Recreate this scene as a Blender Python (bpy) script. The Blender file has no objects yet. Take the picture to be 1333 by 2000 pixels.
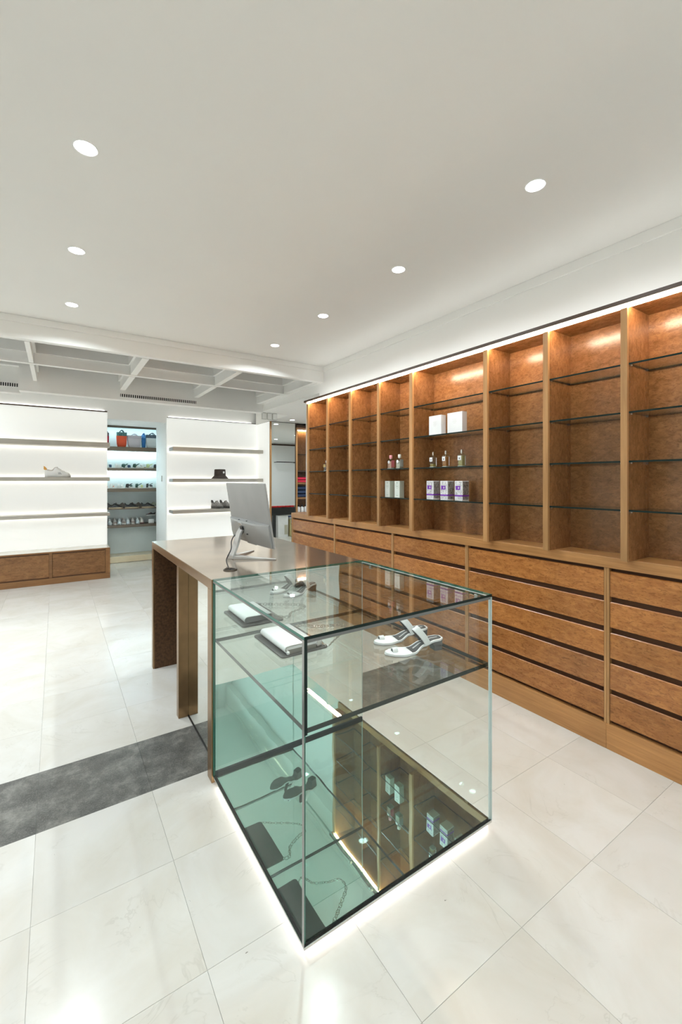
import bpy, math, random
from mathutils import Vector, Matrix

random.seed(7)
S = bpy.context.scene
COL = S.collection
R = math.radians

# ------------------------------------------------------------------ camera
F_PX, CX, HY, CAM_H = 840.0, 666.5, 937.0, 1.45
YAW = math.atan((CX - 110.0) / F_PX)
cd = bpy.data.cameras.new('camera')
cam = bpy.data.objects.new('camera', cd)
COL.objects.link(cam)
cam.location = (0, 0, CAM_H)
cam.rotation_euler = (math.pi / 2, 0, -YAW)
cd.sensor_fit = 'HORIZONTAL'
cd.sensor_width = 36.0
cd.lens = 36.0 * F_PX / 1333.0
cd.shift_y = -63.0 / 1333.0
cd.clip_start = 0.02
S.camera = cam

# ------------------------------------------------------------------ world, exposure
W = bpy.data.worlds.new('world')
S.world = W
W.use_nodes = True
W.node_tree.nodes['Background'].inputs[0].default_value = (0.9, 0.93, 1.0, 1)
W.node_tree.nodes['Background'].inputs[1].default_value = 0.3
S.view_settings.view_transform = 'Standard'
S.view_settings.look = 'None'
S.view_settings.gamma = 1.0
S.view_settings.exposure = 0.6
S.view_settings.use_curve_mapping = False
S.cycles.use_denoising = True
S.cycles.use_light_tree = False
S.cycles.use_adaptive_sampling = True
S.cycles.adaptive_threshold = 0.05
S.cycles.max_bounces = 10
S.cycles.diffuse_bounces = 4
S.cycles.glossy_bounces = 6
S.cycles.transmission_bounces = 8
S.cycles.transparent_max_bounces = 20
S.cycles.sample_clamp_indirect = 6.0
S.cycles.caustics_reflective = False
S.cycles.caustics_refractive = False

LAMP_COL = (0.835, 0.935, 0.995)
DOWNLIGHT_W = 6.0        # watts of each recessed ceiling lamp
LED_BOOK = 75.0          # warm strip under the shelving cornice
LED_SHELF = 2.6          # strips behind the wall shelves
LED_CASE = 3.2           # strip under the glass case

# pixel of the 1333x2000 frame -> point on a plane of the room
FW = Vector((math.sin(YAW), math.cos(YAW), 0))
RT = Vector((math.cos(YAW), -math.sin(YAW), 0))
def ray(px, py): return FW + RT * ((px - CX) / F_PX) + Vector((0, 0, (HY - py) / F_PX))
def on_y(px, py, y):
    d = ray(px, py); return Vector((0, 0, CAM_H)) + d * (y / d.y)
def on_x(px, py, x):
    d = ray(px, py); return Vector((0, 0, CAM_H)) + d * (x / d.x)
def on_z(px, py, z):
    d = ray(px, py); return Vector((0, 0, CAM_H)) + d * ((z - CAM_H) / d.z)

# ------------------------------------------------------------------ materials
def new_mat(name):
    m = bpy.data.materials.new(name); m.use_nodes = True
    nt = m.node_tree
    for n in list(nt.nodes): nt.nodes.remove(n)
    out = nt.nodes.new('ShaderNodeOutputMaterial')
    return m, nt, out
def N(nt, t, **kw):
    n = nt.nodes.new('ShaderNode' + t)
    for k, v in kw.items():
        if k.startswith('i_'):
            key = k[2:]
            key = int(key) if key.isdigit() else key.replace('_', ' ')
            n.inputs[key].default_value = v
        else: setattr(n, k, v)
    return n
def L(nt, a, ao, b, bi): nt.links.new(a.outputs[ao], b.inputs[bi])
def c4(c): return (c[0], c[1], c[2], 1.0)
def ramp(nt, stops):
    n = nt.nodes.new('ShaderNodeValToRGB'); e = n.color_ramp.elements
    while len(e) < len(stops): e.new(0.5)
    for q, (p, c) in zip(e, stops): q.position = p; q.color = c4(c) if len(c) == 3 else c
    return n
def plain(name, col, rough=0.5, metal=0.0, spec=0.5, emit=None, estr=0.0, vary=0.06, vscale=6.0, bump=0.0, coat=0.0):
    """principled with a faint procedural tone variation"""
    m, nt, out = new_mat(name)
    p = N(nt, 'BsdfPrincipled'); L(nt, p, 0, out, 0)
    p.inputs['Roughness'].default_value = rough; p.inputs['Metallic'].default_value = metal
    p.inputs['Specular IOR Level'].default_value = spec
    p.inputs['Coat Weight'].default_value = coat
    g = N(nt, 'NewGeometry')
    nz = N(nt, 'TexNoise', i_Scale=vscale, i_Detail=3.0); L(nt, g, 'Position', nz, 'Vector')
    lo = tuple(max(0, c * (1 - vary)) for c in col); hi = tuple(min(1, c * (1 + vary)) for c in col)
    r = ramp(nt, [(0.3, lo), (0.7, hi)]); L(nt, nz, 'Fac', r, 0); L(nt, r, 0, p, 'Base Color')
    if bump:
        n2 = N(nt, 'TexNoise', i_Scale=180.0, i_Detail=2.0); L(nt, g, 'Position', n2, 'Vector')
        b = N(nt, 'Bump', i_Strength=bump, i_Distance=0.002); L(nt, n2, 'Fac', b, 'Height'); L(nt, b, 0, p, 'Normal')
    if emit:
        p.inputs['Emission Color'].default_value = c4(emit); p.inputs['Emission Strength'].default_value = estr
    return m
def emitter(name, col, strength):
    m, nt, out = new_mat(name)
    e = N(nt, 'Emission', i_Strength=strength); e.inputs[0].default_value = c4(col); L(nt, e, 0, out, 0)
    return m
def wood(name, light, dark, scale, rot=(0, 0, 0), fleck=0.6, rough=0.32, fleck_scale=1.0, spec=0.45):
    """veneer: long grain noise plus short dark flecks, per-object tone"""
    m, nt, out = new_mat(name)
    p = N(nt, 'BsdfPrincipled', i_Roughness=rough); L(nt, p, 0, out, 0)
    p.inputs['Specular IOR Level'].default_value = spec
    g = N(nt, 'NewGeometry'); oi = N(nt, 'ObjectInfo')
    off = N(nt, 'VectorMath', operation='SCALE'); off.inputs[0].default_value = (3.1, 7.7, 5.3); L(nt, oi, 'Random', off, 'Scale')
    ad = N(nt, 'VectorMath', operation='ADD'); L(nt, g, 'Position', ad, 0); L(nt, off, 0, ad, 1)
    mp = N(nt, 'Mapping'); mp.inputs['Rotation'].default_value = rot; mp.inputs['Scale'].default_value = scale
    L(nt, ad, 0, mp, 'Vector')
    n1 = N(nt, 'TexNoise', i_Scale=1.0, i_Detail=5.0, i_Roughness=0.6, i_Distortion=0.8); L(nt, mp, 0, n1, 'Vector')
    r1 = ramp(nt, [(0.28, dark), (0.72, light)]); L(nt, n1, 'Fac', r1, 0)
    n2 = N(nt, 'TexNoise', i_Scale=fleck_scale, i_Detail=3.0, i_Roughness=0.55, i_Distortion=1.6); L(nt, mp, 0, n2, 'Vector')
    n2.inputs['Scale'].default_value = fleck_scale * 2.3
    r2 = ramp(nt, [(0.36, (1, 1, 1)), (0.47, (0, 0, 0))]); L(nt, n2, 'Fac', r2, 0)
    mx = N(nt, 'Mix', data_type='RGBA'); mx.inputs[7].default_value = c4(tuple(c * 0.5 for c in dark))
    mu = N(nt, 'Math', operation='MULTIPLY'); mu.inputs[1].default_value = fleck; L(nt, r2, 0, mu, 0)
    L(nt, mu, 0, mx, 0); L(nt, r1, 0, mx, 6)
    n3 = N(nt, 'TexNoise', i_Scale=2.2, i_Detail=2.0); L(nt, ad, 0, n3, 'Vector')
    hs = N(nt, 'HueSaturation')
    v = N(nt, 'MapRange'); v.inputs[1].default_value = 0.3; v.inputs[2].default_value = 0.7; v.inputs[3].default_value = 0.86; v.inputs[4].default_value = 1.14
    L(nt, n3, 'Fac', v, 0)
    v2 = N(nt, 'MapRange'); v2.inputs[3].default_value = 0.88; v2.inputs[4].default_value = 1.14; L(nt, oi, 'Random', v2, 0)
    vm = N(nt, 'Math', operation='MULTIPLY'); L(nt, v, 0, vm, 0); L(nt, v2, 0, vm, 1)
    L(nt, vm, 0, hs, 'Value'); L(nt, mx, 2, hs, 'Color'); L(nt, hs, 0, p, 'Base Color')
    b = N(nt, 'Bump', i_Strength=0.10, i_Distance=0.002); L(nt, n2, 'Fac', b, 'Height'); L(nt, b, 0, p, 'Normal')
    return m
def marble(name, base, warm, vein, rough=0.18, brick=False):
    m, nt, out = new_mat(name)
    p = N(nt, 'BsdfPrincipled', i_Roughness=rough); L(nt, p, 0, out, 0)
    p.inputs['Specular IOR Level'].default_value = 0.42
    g = N(nt, 'NewGeometry'); oi = N(nt, 'ObjectInfo')
    off = N(nt, 'VectorMath', operation='SCALE'); off.inputs[0].default_value = (31.0, 17.0, 9.0); L(nt, oi, 'Random', off, 'Scale')
    ad = N(nt, 'VectorMath', operation='ADD'); L(nt, g, 'Position', ad, 0); L(nt, off, 0, ad, 1)
    n1 = N(nt, 'TexNoise', i_Scale=2.4, i_Detail=5.0, i_Roughness=0.6, i_Distortion=0.9); L(nt, ad, 0, n1, 'Vector')
    r1 = ramp(nt, [(0.35, base), (0.75, warm)]); L(nt, n1, 'Fac', r1, 0)
    # hair-line veins: ridge of a warped noise, broken up by another
    n2 = N(nt, 'TexNoise', i_Scale=2.6, i_Detail=5.0, i_Roughness=0.62, i_Distortion=1.4); L(nt, ad, 0, n2, 'Vector')
    s = N(nt, 'Math', operation='SUBTRACT'); s.inputs[1].default_value = 0.5; L(nt, n2, 'Fac', s, 0)
    a = N(nt, 'Math', operation='ABSOLUTE'); L(nt, s, 0, a, 0)
    r2 = ramp(nt, [(0.0, (1, 1, 1)), (0.011, (0, 0, 0))]); L(nt, a, 0, r2, 0)
    n3 = N(nt, 'TexNoise', i_Scale=4.5, i_Detail=2.0); L(nt, ad, 0, n3, 'Vector')
    r3 = ramp(nt, [(0.46, (0, 0, 0)), (0.66, (1, 1, 1))]); L(nt, n3, 'Fac', r3, 0)
    mu = N(nt, 'Math', operation='MULTIPLY'); L(nt, r2, 0, mu, 0); L(nt, r3, 0, mu, 1)
    m2 = N(nt, 'Math', operation='MULTIPLY'); m2.inputs[1].default_value = 0.3; L(nt, mu, 0, m2, 0)
    mx = N(nt, 'Mix', data_type='RGBA'); mx.inputs[7].default_value = c4(vein)
    L(nt, m2, 0, mx, 0); L(nt, r1, 0, mx, 6)
    # tiny pits
    n4 = N(nt, 'TexNoise', i_Scale=26.0, i_Detail=3.0, i_Roughness=0.7); L(nt, ad, 0, n4, 'Vector')
    r4 = ramp(nt, [(0.735, (0, 0, 0)), (0.76, (1, 1, 1))]); L(nt, n4, 'Fac', r4, 0)
    mx2 = N(nt, 'Mix', data_type='RGBA'); mx2.inputs[7].default_value = c4(tuple(c * 0.55 for c in vein))
    L(nt, r4, 0, mx2, 0); L(nt, mx, 2, mx2, 6)
    hs = N(nt, 'HueSaturation'); v2 = N(nt, 'MapRange'); v2.inputs[3].default_value = 0.965; v2.inputs[4].default_value = 1.03
    L(nt, oi, 'Random', v2, 0); L(nt, v2, 0, hs, 'Value')
    last = mx2; lo = 2
    if brick:
        bt = N(nt, 'TexBrick', offset=0.0, i_Scale=1.0)
        bt.inputs['Color1'].default_value = (1, 1, 1, 1); bt.inputs['Color2'].default_value = (.96, .96, .96, 1); bt.inputs['Mortar'].default_value = (.75, .73, .68, 1)
        bt.inputs['Mortar Size'].default_value = 0.002; bt.inputs['Brick Width'].default_value = 0.4425; bt.inputs['Row Height'].default_value = 0.44
        L(nt, g, 'Position', bt, 'Vector')
        mm = N(nt, 'Mix', data_type='RGBA', blend_type='MULTIPLY'); mm.inputs[0].default_value = 1.0
        L(nt, mx2, 2, mm, 6); L(nt, bt, 0, mm, 7); last = mm
    L(nt, last, lo, hs, 'Color'); L(nt, hs, 0, p, 'Base Color')
    return m
def dark_stone(name):
    m, nt, out = new_mat(name)
    p = N(nt, 'BsdfPrincipled', i_Roughness=0.33); L(nt, p, 0, out, 0)
    g = N(nt, 'NewGeometry')
    n1 = N(nt, 'TexNoise', i_Scale=8.0, i_Detail=10.0, i_Roughness=0.75, i_Distortion=0.15); L(nt, g, 'Position', n1, 'Vector')
    r1 = ramp(nt, [(0.34, (0.055, 0.054, 0.048)), (0.5, (0.115, 0.112, 0.10)), (0.66, (0.25, 0.243, 0.215))]); L(nt, n1, 'Fac', r1, 0)
    n2 = N(nt, 'TexNoise', i_Scale=150.0, i_Detail=4.0, i_Roughness=0.75); L(nt, g, 'Position', n2, 'Vector')
    r2 = ramp(nt, [(0.5, (0, 0, 0)), (0.76, (0.7, 0.7, 0.7))]); L(nt, n2, 'Fac', r2, 0)
    mx = N(nt, 'Mix', data_type='RGBA'); mx.inputs[7].default_value = (0.33, 0.325, 0.295, 1)
    L(nt, r2, 0, mx, 0); L(nt, r1, 0, mx, 6); L(nt, mx, 2, p, 'Base Color')
    return m
def glass(name, tint, refl=1.0):
    """clear sheet: straight transmission with a Schlick reflection on each face"""
    m, nt, out = new_mat(name)
    t = N(nt, 'BsdfTransparent'); t.inputs[0].default_value = c4(tint)
    gl = N(nt, 'BsdfGlossy', i_Roughness=0.0); gl.inputs[0].default_value = (1, 1, 1, 1)
    g = N(nt, 'NewGeometry')
    d = N(nt, 'VectorMath', operation='DOT_PRODUCT'); L(nt, g, 'Incoming', d, 0); L(nt, g, 'Normal', d, 1)
    a = N(nt, 'Math', operation='ABSOLUTE'); L(nt, d, 'Value', a, 0)
    o = N(nt, 'Math', operation='SUBTRACT'); o.inputs[0].default_value = 1.0; L(nt, a, 0, o, 1)
    pw = N(nt, 'Math', operation='POWER'); pw.inputs[1].default_value = 5.0; L(nt, o, 0, pw, 0)
    ml = N(nt, 'Math', operation='MULTIPLY_ADD', use_clamp=True); ml.inputs[1].default_value = 0.9 * refl; ml.inputs[2].default_value = 0.04 * refl; L(nt, pw, 0, ml, 0)
    mx = N(nt, 'MixShader'); L(nt, ml, 0, mx, 0); L(nt, t, 0, mx, 1); L(nt, gl, 0, mx, 2); L(nt, mx, 0, out, 0)
    return m
def mirror(name, tint, rough=0.0, wobble=0.0):
    m, nt, out = new_mat(name)
    gl = N(nt, 'BsdfGlossy', i_Roughness=rough); gl.inputs[0].default_value = c4(tint); L(nt, gl, 0, out, 0)
    if wobble:
        g = N(nt, 'NewGeometry'); n = N(nt, 'TexNoise', i_Scale=5.0, i_Detail=1.0); L(nt, g, 'Position', n, 'Vector')
        b = N(nt, 'Bump', i_Strength=wobble, i_Distance=0.01); L(nt, n, 'Fac', b, 'Height'); L(nt, b, 0, gl, 'Normal')
    return m

M = {}
M['ceiling'] = plain('ceiling paint', (0.93, 0.92, 0.885), 0.85, vary=0.01, vscale=1.5)
M['white_wall'] = plain('white wall paint', (0.91, 0.91, 0.89), 0.7, vary=0.01, vscale=1.5)
M['panel'] = plain('white backlit panel', (0.90, 0.90, 0.87), 0.45, vary=0.01, emit=(0.97, 1.0, 0.975), estr=0.26)
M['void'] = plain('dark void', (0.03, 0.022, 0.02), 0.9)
M['tile'] = marble('cream marble', (0.67, 0.65, 0.605), (0.585, 0.545, 0.47), (0.40, 0.37, 0.31))
M['tile_far'] = marble('cream marble continued', (0.67, 0.65, 0.605), (0.585, 0.545, 0.47), (0.40, 0.37, 0.31), brick=True)
M['step'] = marble('beige marble', (0.74, 0.63, 0.45), (0.64, 0.52, 0.34), (0.4, 0.3, 0.2), 0.25)
M['grout'] = plain('grout', (0.72, 0.70, 0.64), 0.9)
M['dark_stone'] = dark_stone('dark grey stone')
BL, BD = (0.53, 0.222, 0.064), (0.31, 0.112, 0.029)
M['burl'] = wood('figured veneer', BL, BD, (16, 13, 42), (R(26), 0, 0), 0.55, 0.27, 1.15)
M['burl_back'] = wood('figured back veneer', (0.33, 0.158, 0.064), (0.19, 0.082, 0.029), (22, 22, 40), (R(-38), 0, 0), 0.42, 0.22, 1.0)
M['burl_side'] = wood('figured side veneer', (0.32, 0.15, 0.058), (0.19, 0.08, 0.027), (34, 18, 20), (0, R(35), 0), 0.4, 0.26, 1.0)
M['wood_v'] = wood('straight grain upright', (0.50, 0.275, 0.11), (0.38, 0.185, 0.066), (60, 60, 2.5), fleck=0.12, rough=0.34)
M['wood_h'] = wood('straight grain board', (0.50, 0.25, 0.09), (0.35, 0.16, 0.052), (40, 2.5, 70), fleck=0.15, rough=0.30)
M['wood_low'] = wood('oak low cabinet', (0.31, 0.15, 0.055), (0.19, 0.083, 0.028), (9, 30, 30), (0, R(20), 0), 0.5, 0.35)
M['wood_low_frame'] = wood('oak frame', (0.32, 0.16, 0.06), (0.22, 0.10, 0.036), (3, 40, 50), fleck=0.1, rough=0.35)
M['groove'] = plain('shadow groove wood', (0.11, 0.045, 0.016), 0.6)
M['greywood'] = wood('grey oak', (0.16, 0.12, 0.085), (0.10, 0.075, 0.052), (4, 40, 60), fleck=0.25, rough=0.5)
M['bronze'] = plain('patinated bronze', (0.29, 0.178, 0.088), 0.26, 0.7, vary=0.16, vscale=9.0)
M['bronze_top'] = plain('polished bronze top', (0.60, 0.50, 0.40), 0.13, 0.9, vary=0.10, vscale=5.0)
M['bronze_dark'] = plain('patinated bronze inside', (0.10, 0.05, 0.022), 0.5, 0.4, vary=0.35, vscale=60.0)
M['steel'] = plain('polished steel', (0.62, 0.61, 0.58), 0.16, 1.0)
M['nickel'] = plain('brushed nickel shelf', (0.50, 0.465, 0.41), 0.35, 0.6)
M['alu'] = plain('silver monitor plastic', (0.36, 0.357, 0.345), 0.38, 0.35)
M['alu_light'] = plain('satin aluminium', (0.60, 0.60, 0.59), 0.28, 0.75)
M['black'] = plain('black plastic', (0.012, 0.012, 0.012), 0.35)
M['screen'] = plain('dark screen', (0.01, 0.01, 0.012), 0.08)
M['cornice'] = plain('dark brown edge', (0.055, 0.028, 0.014), 0.5)
M['led_warm'] = emitter('warm led', (1.0, 0.78, 0.58), LED_BOOK)
M['led_neutral'] = emitter('neutral led', (1.0, 0.94, 0.80), LED_SHELF)
M['led_up'] = emitter('cornice uplight led', (1.0, 0.97, 0.92), 4.5)
M['led_cool'] = emitter('cool led', (0.66, 0.92, 1.0), 14.0)
M['led_case'] = emitter('case led', (1.0, 0.97, 0.93), LED_CASE)
M['lens'] = emitter('lamp lens', (0.97, 0.99, 1.0), 14.0)
M['glass'] = glass('clear glass', (0.975, 0.99, 0.983), 0.65)
M['glass_left'] = glass('case side glass', (0.97, 0.988, 0.98), 0.3)
M['glass_top'] = glass('case top glass', (0.955, 0.972, 0.962), 1.0)
M['glass_case_shelf'] = glass('case shelf glass', (0.965, 0.985, 0.975), 1.25)
M['glass_shelf'] = glass('shelf glass', (0.955, 0.975, 0.955))
M['glass_edge'] = plain('green glass edge', (0.03, 0.16, 0.115), 0.15, spec=0.5)
M['glass_edge_dark'] = plain('dark glass edge', (0.005, 0.016, 0.013), 0.25, spec=0.25)
M['pale_edge'] = plain('pale glass edge', (0.74, 0.84, 0.81), 0.15)
M['smoke_edge'] = plain('smoky ground edge', (0.16, 0.165, 0.155), 0.2, spec=0.5)
M['mirror_back'] = mirror('greenish back mirror', (0.88, 0.945, 0.915), 0.0, 0.05)
M['mirror_base'] = mirror('base mirror', (0.58, 0.84, 0.79), 0.0, 0.05)
M['mirror'] = mirror('silver mirror', (0.86, 0.885, 0.86))
M['white'] = plain('white leather', (0.86, 0.86, 0.85), 0.42)
M['white_card'] = plain('white card', (0.85, 0.85, 0.84), 0.35)
M['charcoal'] = plain('charcoal leather', (0.055, 0.056, 0.056), 0.5, bump=0.2)
M['grey_heel'] = plain('grey heel', (0.085, 0.085, 0.082), 0.5)

# ------------------------------------------------------------------ mesh builder
class MB:
    def __init__(s): s.v = []; s.f = []; s.m = []
    def add(s, vs, fs, m=0):
        b = len(s.v); s.v += [Vector(p) for p in vs]
        for f in fs: s.f.append([i + b for i in f]); s.m.append(m)
        return s
    def box(s, x0, x1, y0, y1, z0, z1, m=0):
        vs = [(x0, y0, z0), (x1, y0, z0), (x1, y1, z0), (x0, y1, z0), (x0, y0, z1), (x1, y0, z1), (x1, y1, z1), (x0, y1, z1)]
        return s.add(vs, [(0, 3, 2, 1), (4, 5, 6, 7), (0, 1, 5, 4), (1, 2, 6, 5), (2, 3, 7, 6), (3, 0, 4, 7)], m)
    def sheet(s, x0, x1, y0, y1, z0, z1, axis, face=0, edge=1, special=None):
        vs = [(x0, y0, z0), (x1, y0, z0), (x1, y1, z0), (x0, y1, z0), (x0, y0, z1), (x1, y0, z1), (x1, y1, z1), (x0, y1, z1)]
        fs = [(0, 3, 2, 1), (4, 5, 6, 7), (0, 1, 5, 4), (1, 2, 6, 5), (2, 3, 7, 6), (3, 0, 4, 7)]
        ax = [2, 2, 1, 0, 1, 0]
        b = len(s.v); s.v += [Vector(p) for p in vs]
        for k, (f, a) in enumerate(zip(fs, ax)): s.f.append([i + b for i in f]); s.m.append(face if a == axis else (special or {}).get(k, edge))
        return s
    def prism(s, poly, axis, a, b, m=0):
        """poly: 2-D points in the plane normal to axis (x:(y,z) y:(x,z) z:(x,y))"""
        def P(p, t): return {'x': (t, p[0], p[1]), 'y': (p[0], t, p[1]), 'z': (p[0], p[1], t)}[axis]
        n = len(poly)
        vs = [P(p, a) for p in poly] + [P(p, b) for p in poly]
        fs = [tuple(range(n)), tuple(reversed(range(n, 2 * n)))] + [(i, i + n, (i + 1) % n + n, (i + 1) % n) for i in range(n)]
        return s.add(vs, fs, m)
    def loft(s, rings, m=0, cap=True, closed=True):
        n = len(rings[0]); vs = [p for r in rings for p in r]; fs = []
        for k in range(len(rings) - 1):
            for i in range(n if closed else n - 1):
                j = (i + 1) % n
                fs.append((k * n + i, k * n + j, (k + 1) * n + j, (k + 1) * n + i))
        if cap: fs += [tuple(reversed(range(n))), tuple(range((len(rings) - 1) * n, len(rings) * n))]
        return s.add(vs, fs, m)
    def lathe(s, prof, c=(0, 0, 0), seg=20, m=0, sx=1.0, sy=1.0):
        rings = [[(c[0] + r * sx * math.cos(2 * math.pi * i / seg), c[1] + r * sy * math.sin(2 * math.pi * i / seg), c[2] + z) for i in range(seg)] for r, z in prof]
        return s.loft(rings, m)
    def tube(s, path, rad, seg=8, m=0, closed=False):
        path = [Vector(p) for p in path]; n = len(path); rings = []
        up = Vector((0, 0, 1))
        for i, p in enumerate(path):
            a = path[(i - 1) % n] if closed or i > 0 else p; b = path[(i + 1) % n] if closed or i < n - 1 else p
            t = (b - a).normalized(); u = t.cross(up)
            if u.length < 1e-4: u = t.cross(Vector((1, 0, 0)))
            u.normalize(); w = u.cross(t)
            r = rad[i] if isinstance(rad, (list, tuple)) else rad
            rings.append([p + u * (r * math.cos(2 * math.pi * k / seg)) + w * (r * math.sin(2 * math.pi * k / seg)) for k in range(seg)])
        if closed: rings.append(rings[0])
        return s.loft(rings, m, cap=not closed)
    def xf(s, Mx):
        s.v = [Mx @ p for p in s.v]; return s
    def mesh(s, name, mats, smooth=False, angle=35):
        me = bpy.data.meshes.new(name)
        me.from_pydata([tuple(p) for p in s.v], [], s.f)
        for mt in mats: me.materials.append(mt)
        me.polygons.foreach_set('material_index', s.m)
        me.update()
        import bmesh
        bm = bmesh.new(); bm.from_mesh(me); bmesh.ops.recalc_face_normals(bm, faces=bm.faces); bm.to_mesh(me); bm.free()
        if smooth:
            me.shade_smooth(); me.set_sharp_from_angle(angle=R(angle))
        return me

def world_loc(o):
    p = Vector((0, 0, 0))
    while o is not None: p += o.location; o = o.parent
    return p
def link(name, me, parent=None, loc=(0, 0, 0)):
    o = bpy.data.objects.new(name, me); COL.objects.link(o); o.location = loc
    if parent is not None: o.parent = parent
    return o
def part(name, mb, mats, parent=None, local=False, smooth=False, bevel=0.0, seg=2, label=None, kind=None, angle=35):
    """mesh part; coordinates are the room's unless local=True"""
    if not isinstance(mats, (list, tuple)): mats = [mats]
    if parent is not None and not local:
        d = world_loc(parent); mb.v = [p - d for p in mb.v]
    o = link(name, mb.mesh(name, mats, smooth, angle), parent)
    if bevel:
        b = o.modifiers.new('bevel', 'BEVEL'); b.width = bevel; b.segments = seg; b.limit_method = 'ANGLE'; b.angle_limit = R(40)
    if label: o['label'] = label
    if kind: o['kind'] = kind
    return o
def thing(name, label, cat, loc=(0, 0, 0), rz=0.0, group=None):
    o = bpy.data.objects.new(name, None); COL.objects.link(o); o.location = loc; o.rotation_euler = (0, 0, rz)
    o.empty_display_size = 0.05
    o['label'] = label; o['category'] = cat
    if group: o['group'] = group
    return o
def struct(name, mb, mats, **kw):
    o = part(name, mb, mats, **kw); o['kind'] = 'structure'; return o
def copy_thing(root, loc, rz=None, label=None):
    r = root.copy(); COL.objects.link(r); r.location = loc
    if rz is not None: r.rotation_euler = (0, 0, rz)
    if label: r['label'] = label
    for ch in list(root.children):
        c = ch.copy(); COL.objects.link(c); c.parent = r
        for g in list(ch.children):
            d = g.copy(); COL.objects.link(d); d.parent = c
    return r
def area_light(name, parent, loc, power, size, col=LAMP_COL, spread=132, rot=(0, 0, 0)):
    ld = bpy.data.lights.new(name, 'AREA'); ld.shape = 'DISK'; ld.size = size; ld.energy = power; ld.color = col; ld.spread = R(spread)
    o = bpy.data.objects.new(name, ld); COL.objects.link(o); o.parent = parent; o.location = loc; o.rotation_euler = rot
    return o

# ================================================================== STRUCTURE
ZC = 2.75                 # main ceiling
ZS = 2.47                 # side soffit
XW = 2.68                 # wall behind the shelving
XT = 2.578                # soffit fascia
TX0, TPX = -0.07, 0.4425  # tile joints
TXS = [TX0 + TPX * k for k in range(-4, 7)]
TYS = [0.838 + 0.44 * k for k in range(-2, 4)]
TYS += [TYS[-1] + 0.444 + 0.44 * k for k in range(0, 14)]

mb = MB()
mb.box(-3.3, 5.8, -3.6, 9.2, -0.15, -0.006, 0)
mb.box(-3.3, TXS[0] - 0.001, -3.6, 8.4, -0.006, 0, 1)
mb.box(TXS[0], TXS[-1], -3.6, TYS[0] - 0.001, -0.006, 0, 1)
mb.box(TXS[-1] + 0.001, 5.8, -3.6, 8.4, -0.006, 0, 1)
floor = struct('floor', mb, [M['grout'], M['tile_far']])
g = 0.0004
tile_me = {}
for j in range(len(TYS) - 1):
    y0, y1 = TYS[j], TYS[j + 1]
    dark = abs(y0 - 2.158) < 0.01
    y1 = min(y1, 8.4)
    for i in range(len(TXS) - 1):
        key = (dark, round(y1 - y0, 3))
        if key not in tile_me:
            w, h = TPX / 2 - g, (y1 - y0) / 2 - g
            t = MB(); e = 0.0005
            rings = [[(-w, -h, -0.006), (w, -h, -0.006), (w, h, -0.006), (-w, h, -0.006)],
                     [(-w, -h, -0.0004), (w, -h, -0.0004), (w, h, -0.0004), (-w, h, -0.0004)],
                     [(-w + e, -h + e, 0), (w - e, -h + e, 0), (w - e, h - e, 0), (-w + e, h - e, 0)]]
            t.loft(rings)
            tile_me[key] = t.mesh('tile', [M['dark_stone'] if dark else M['tile']])
        o = link('tile', tile_me[key], floor, ((TXS[i] + TXS[i + 1]) / 2, (y0 + y1) / 2, 0))
        if dark: o['label'] = 'dark grey stone tile'

# walls
struct('wall_right', MB().box(XW, 2.86, -3.6, 4.862, 0, ZC + 0.4), M['white_wall'])
struct('wall_left', MB().box(-3.45, -3.3, -3.6, 7.5, 0, ZC + 0.4), M['white_wall'])
struct('wall_front', MB().box(-3.45, 2.86, -3.75, -3.6, 0, ZC + 0.4), M['white_wall'])
YB = 7.52
mb = MB()
mb.box(-3.45, 0.655, YB + 0.032, 8.4, 0, ZC + 0.4)
mb.box(1.52, 3.14, YB + 0.032, 8.4, 0, ZC + 0.4)
mb.box(0.655, 1.52, YB + 0.032, 8.4, 2.395, ZC + 0.4)
wall_back = struct('wall_back', mb, M['white_wall'])
struct('wall_wing_end', MB().box(3.14, 5.95, 7.35, 7.5, 0, ZC + 0.4), M['white_wall'])
struct('wall_wing_far', MB().box(5.8, 5.95, 2.9, 7.35, 0, ZC + 0.4), M['white_wall'])
mb = MB().box(2.86, 5.95, 2.78, 2.93, 0, ZS)
ww = struct('wall_wing_near', mb, M['white_wall'])
part('trim_board', MB().box(2.9, 5.8, 2.93, 2.945, 2.40, 2.44), M['cornice'], ww)

# ceiling
mb = MB()
mb.box(-3.45, XT, -3.75, 4.25, ZC, ZC + 0.4)
mb.box(-3.45, 3.08, 6.12, 8.4, ZC, ZC + 0.4)
ceiling = struct('ceiling', mb, M['ceiling'])
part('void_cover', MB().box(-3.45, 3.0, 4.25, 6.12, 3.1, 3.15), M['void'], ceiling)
mb = MB()
mb.box(XT, 5.95, -3.75, 6.12, ZS, ZC + 0.4)
mb.box(3.08, 5.95, 6.12, 7.5, ZS, ZC + 0.4)
mb.box(XT, XW, -3.6, 4.352, 2.372, ZS)
soffit = part('soffit', mb, M['ceiling'], ceiling)
part('cornice_strip', MB().box(XT - 0.014, XT, -3.6, 4.236, 2.69, ZC), M['ceiling'], ceiling, bevel=0.003)
part('cornice_strip', MB().box(-3.3, XT - 0.014, 4.236, 4.25, 2.695, ZC), M['ceiling'], ceiling, bevel=0.003)
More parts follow.
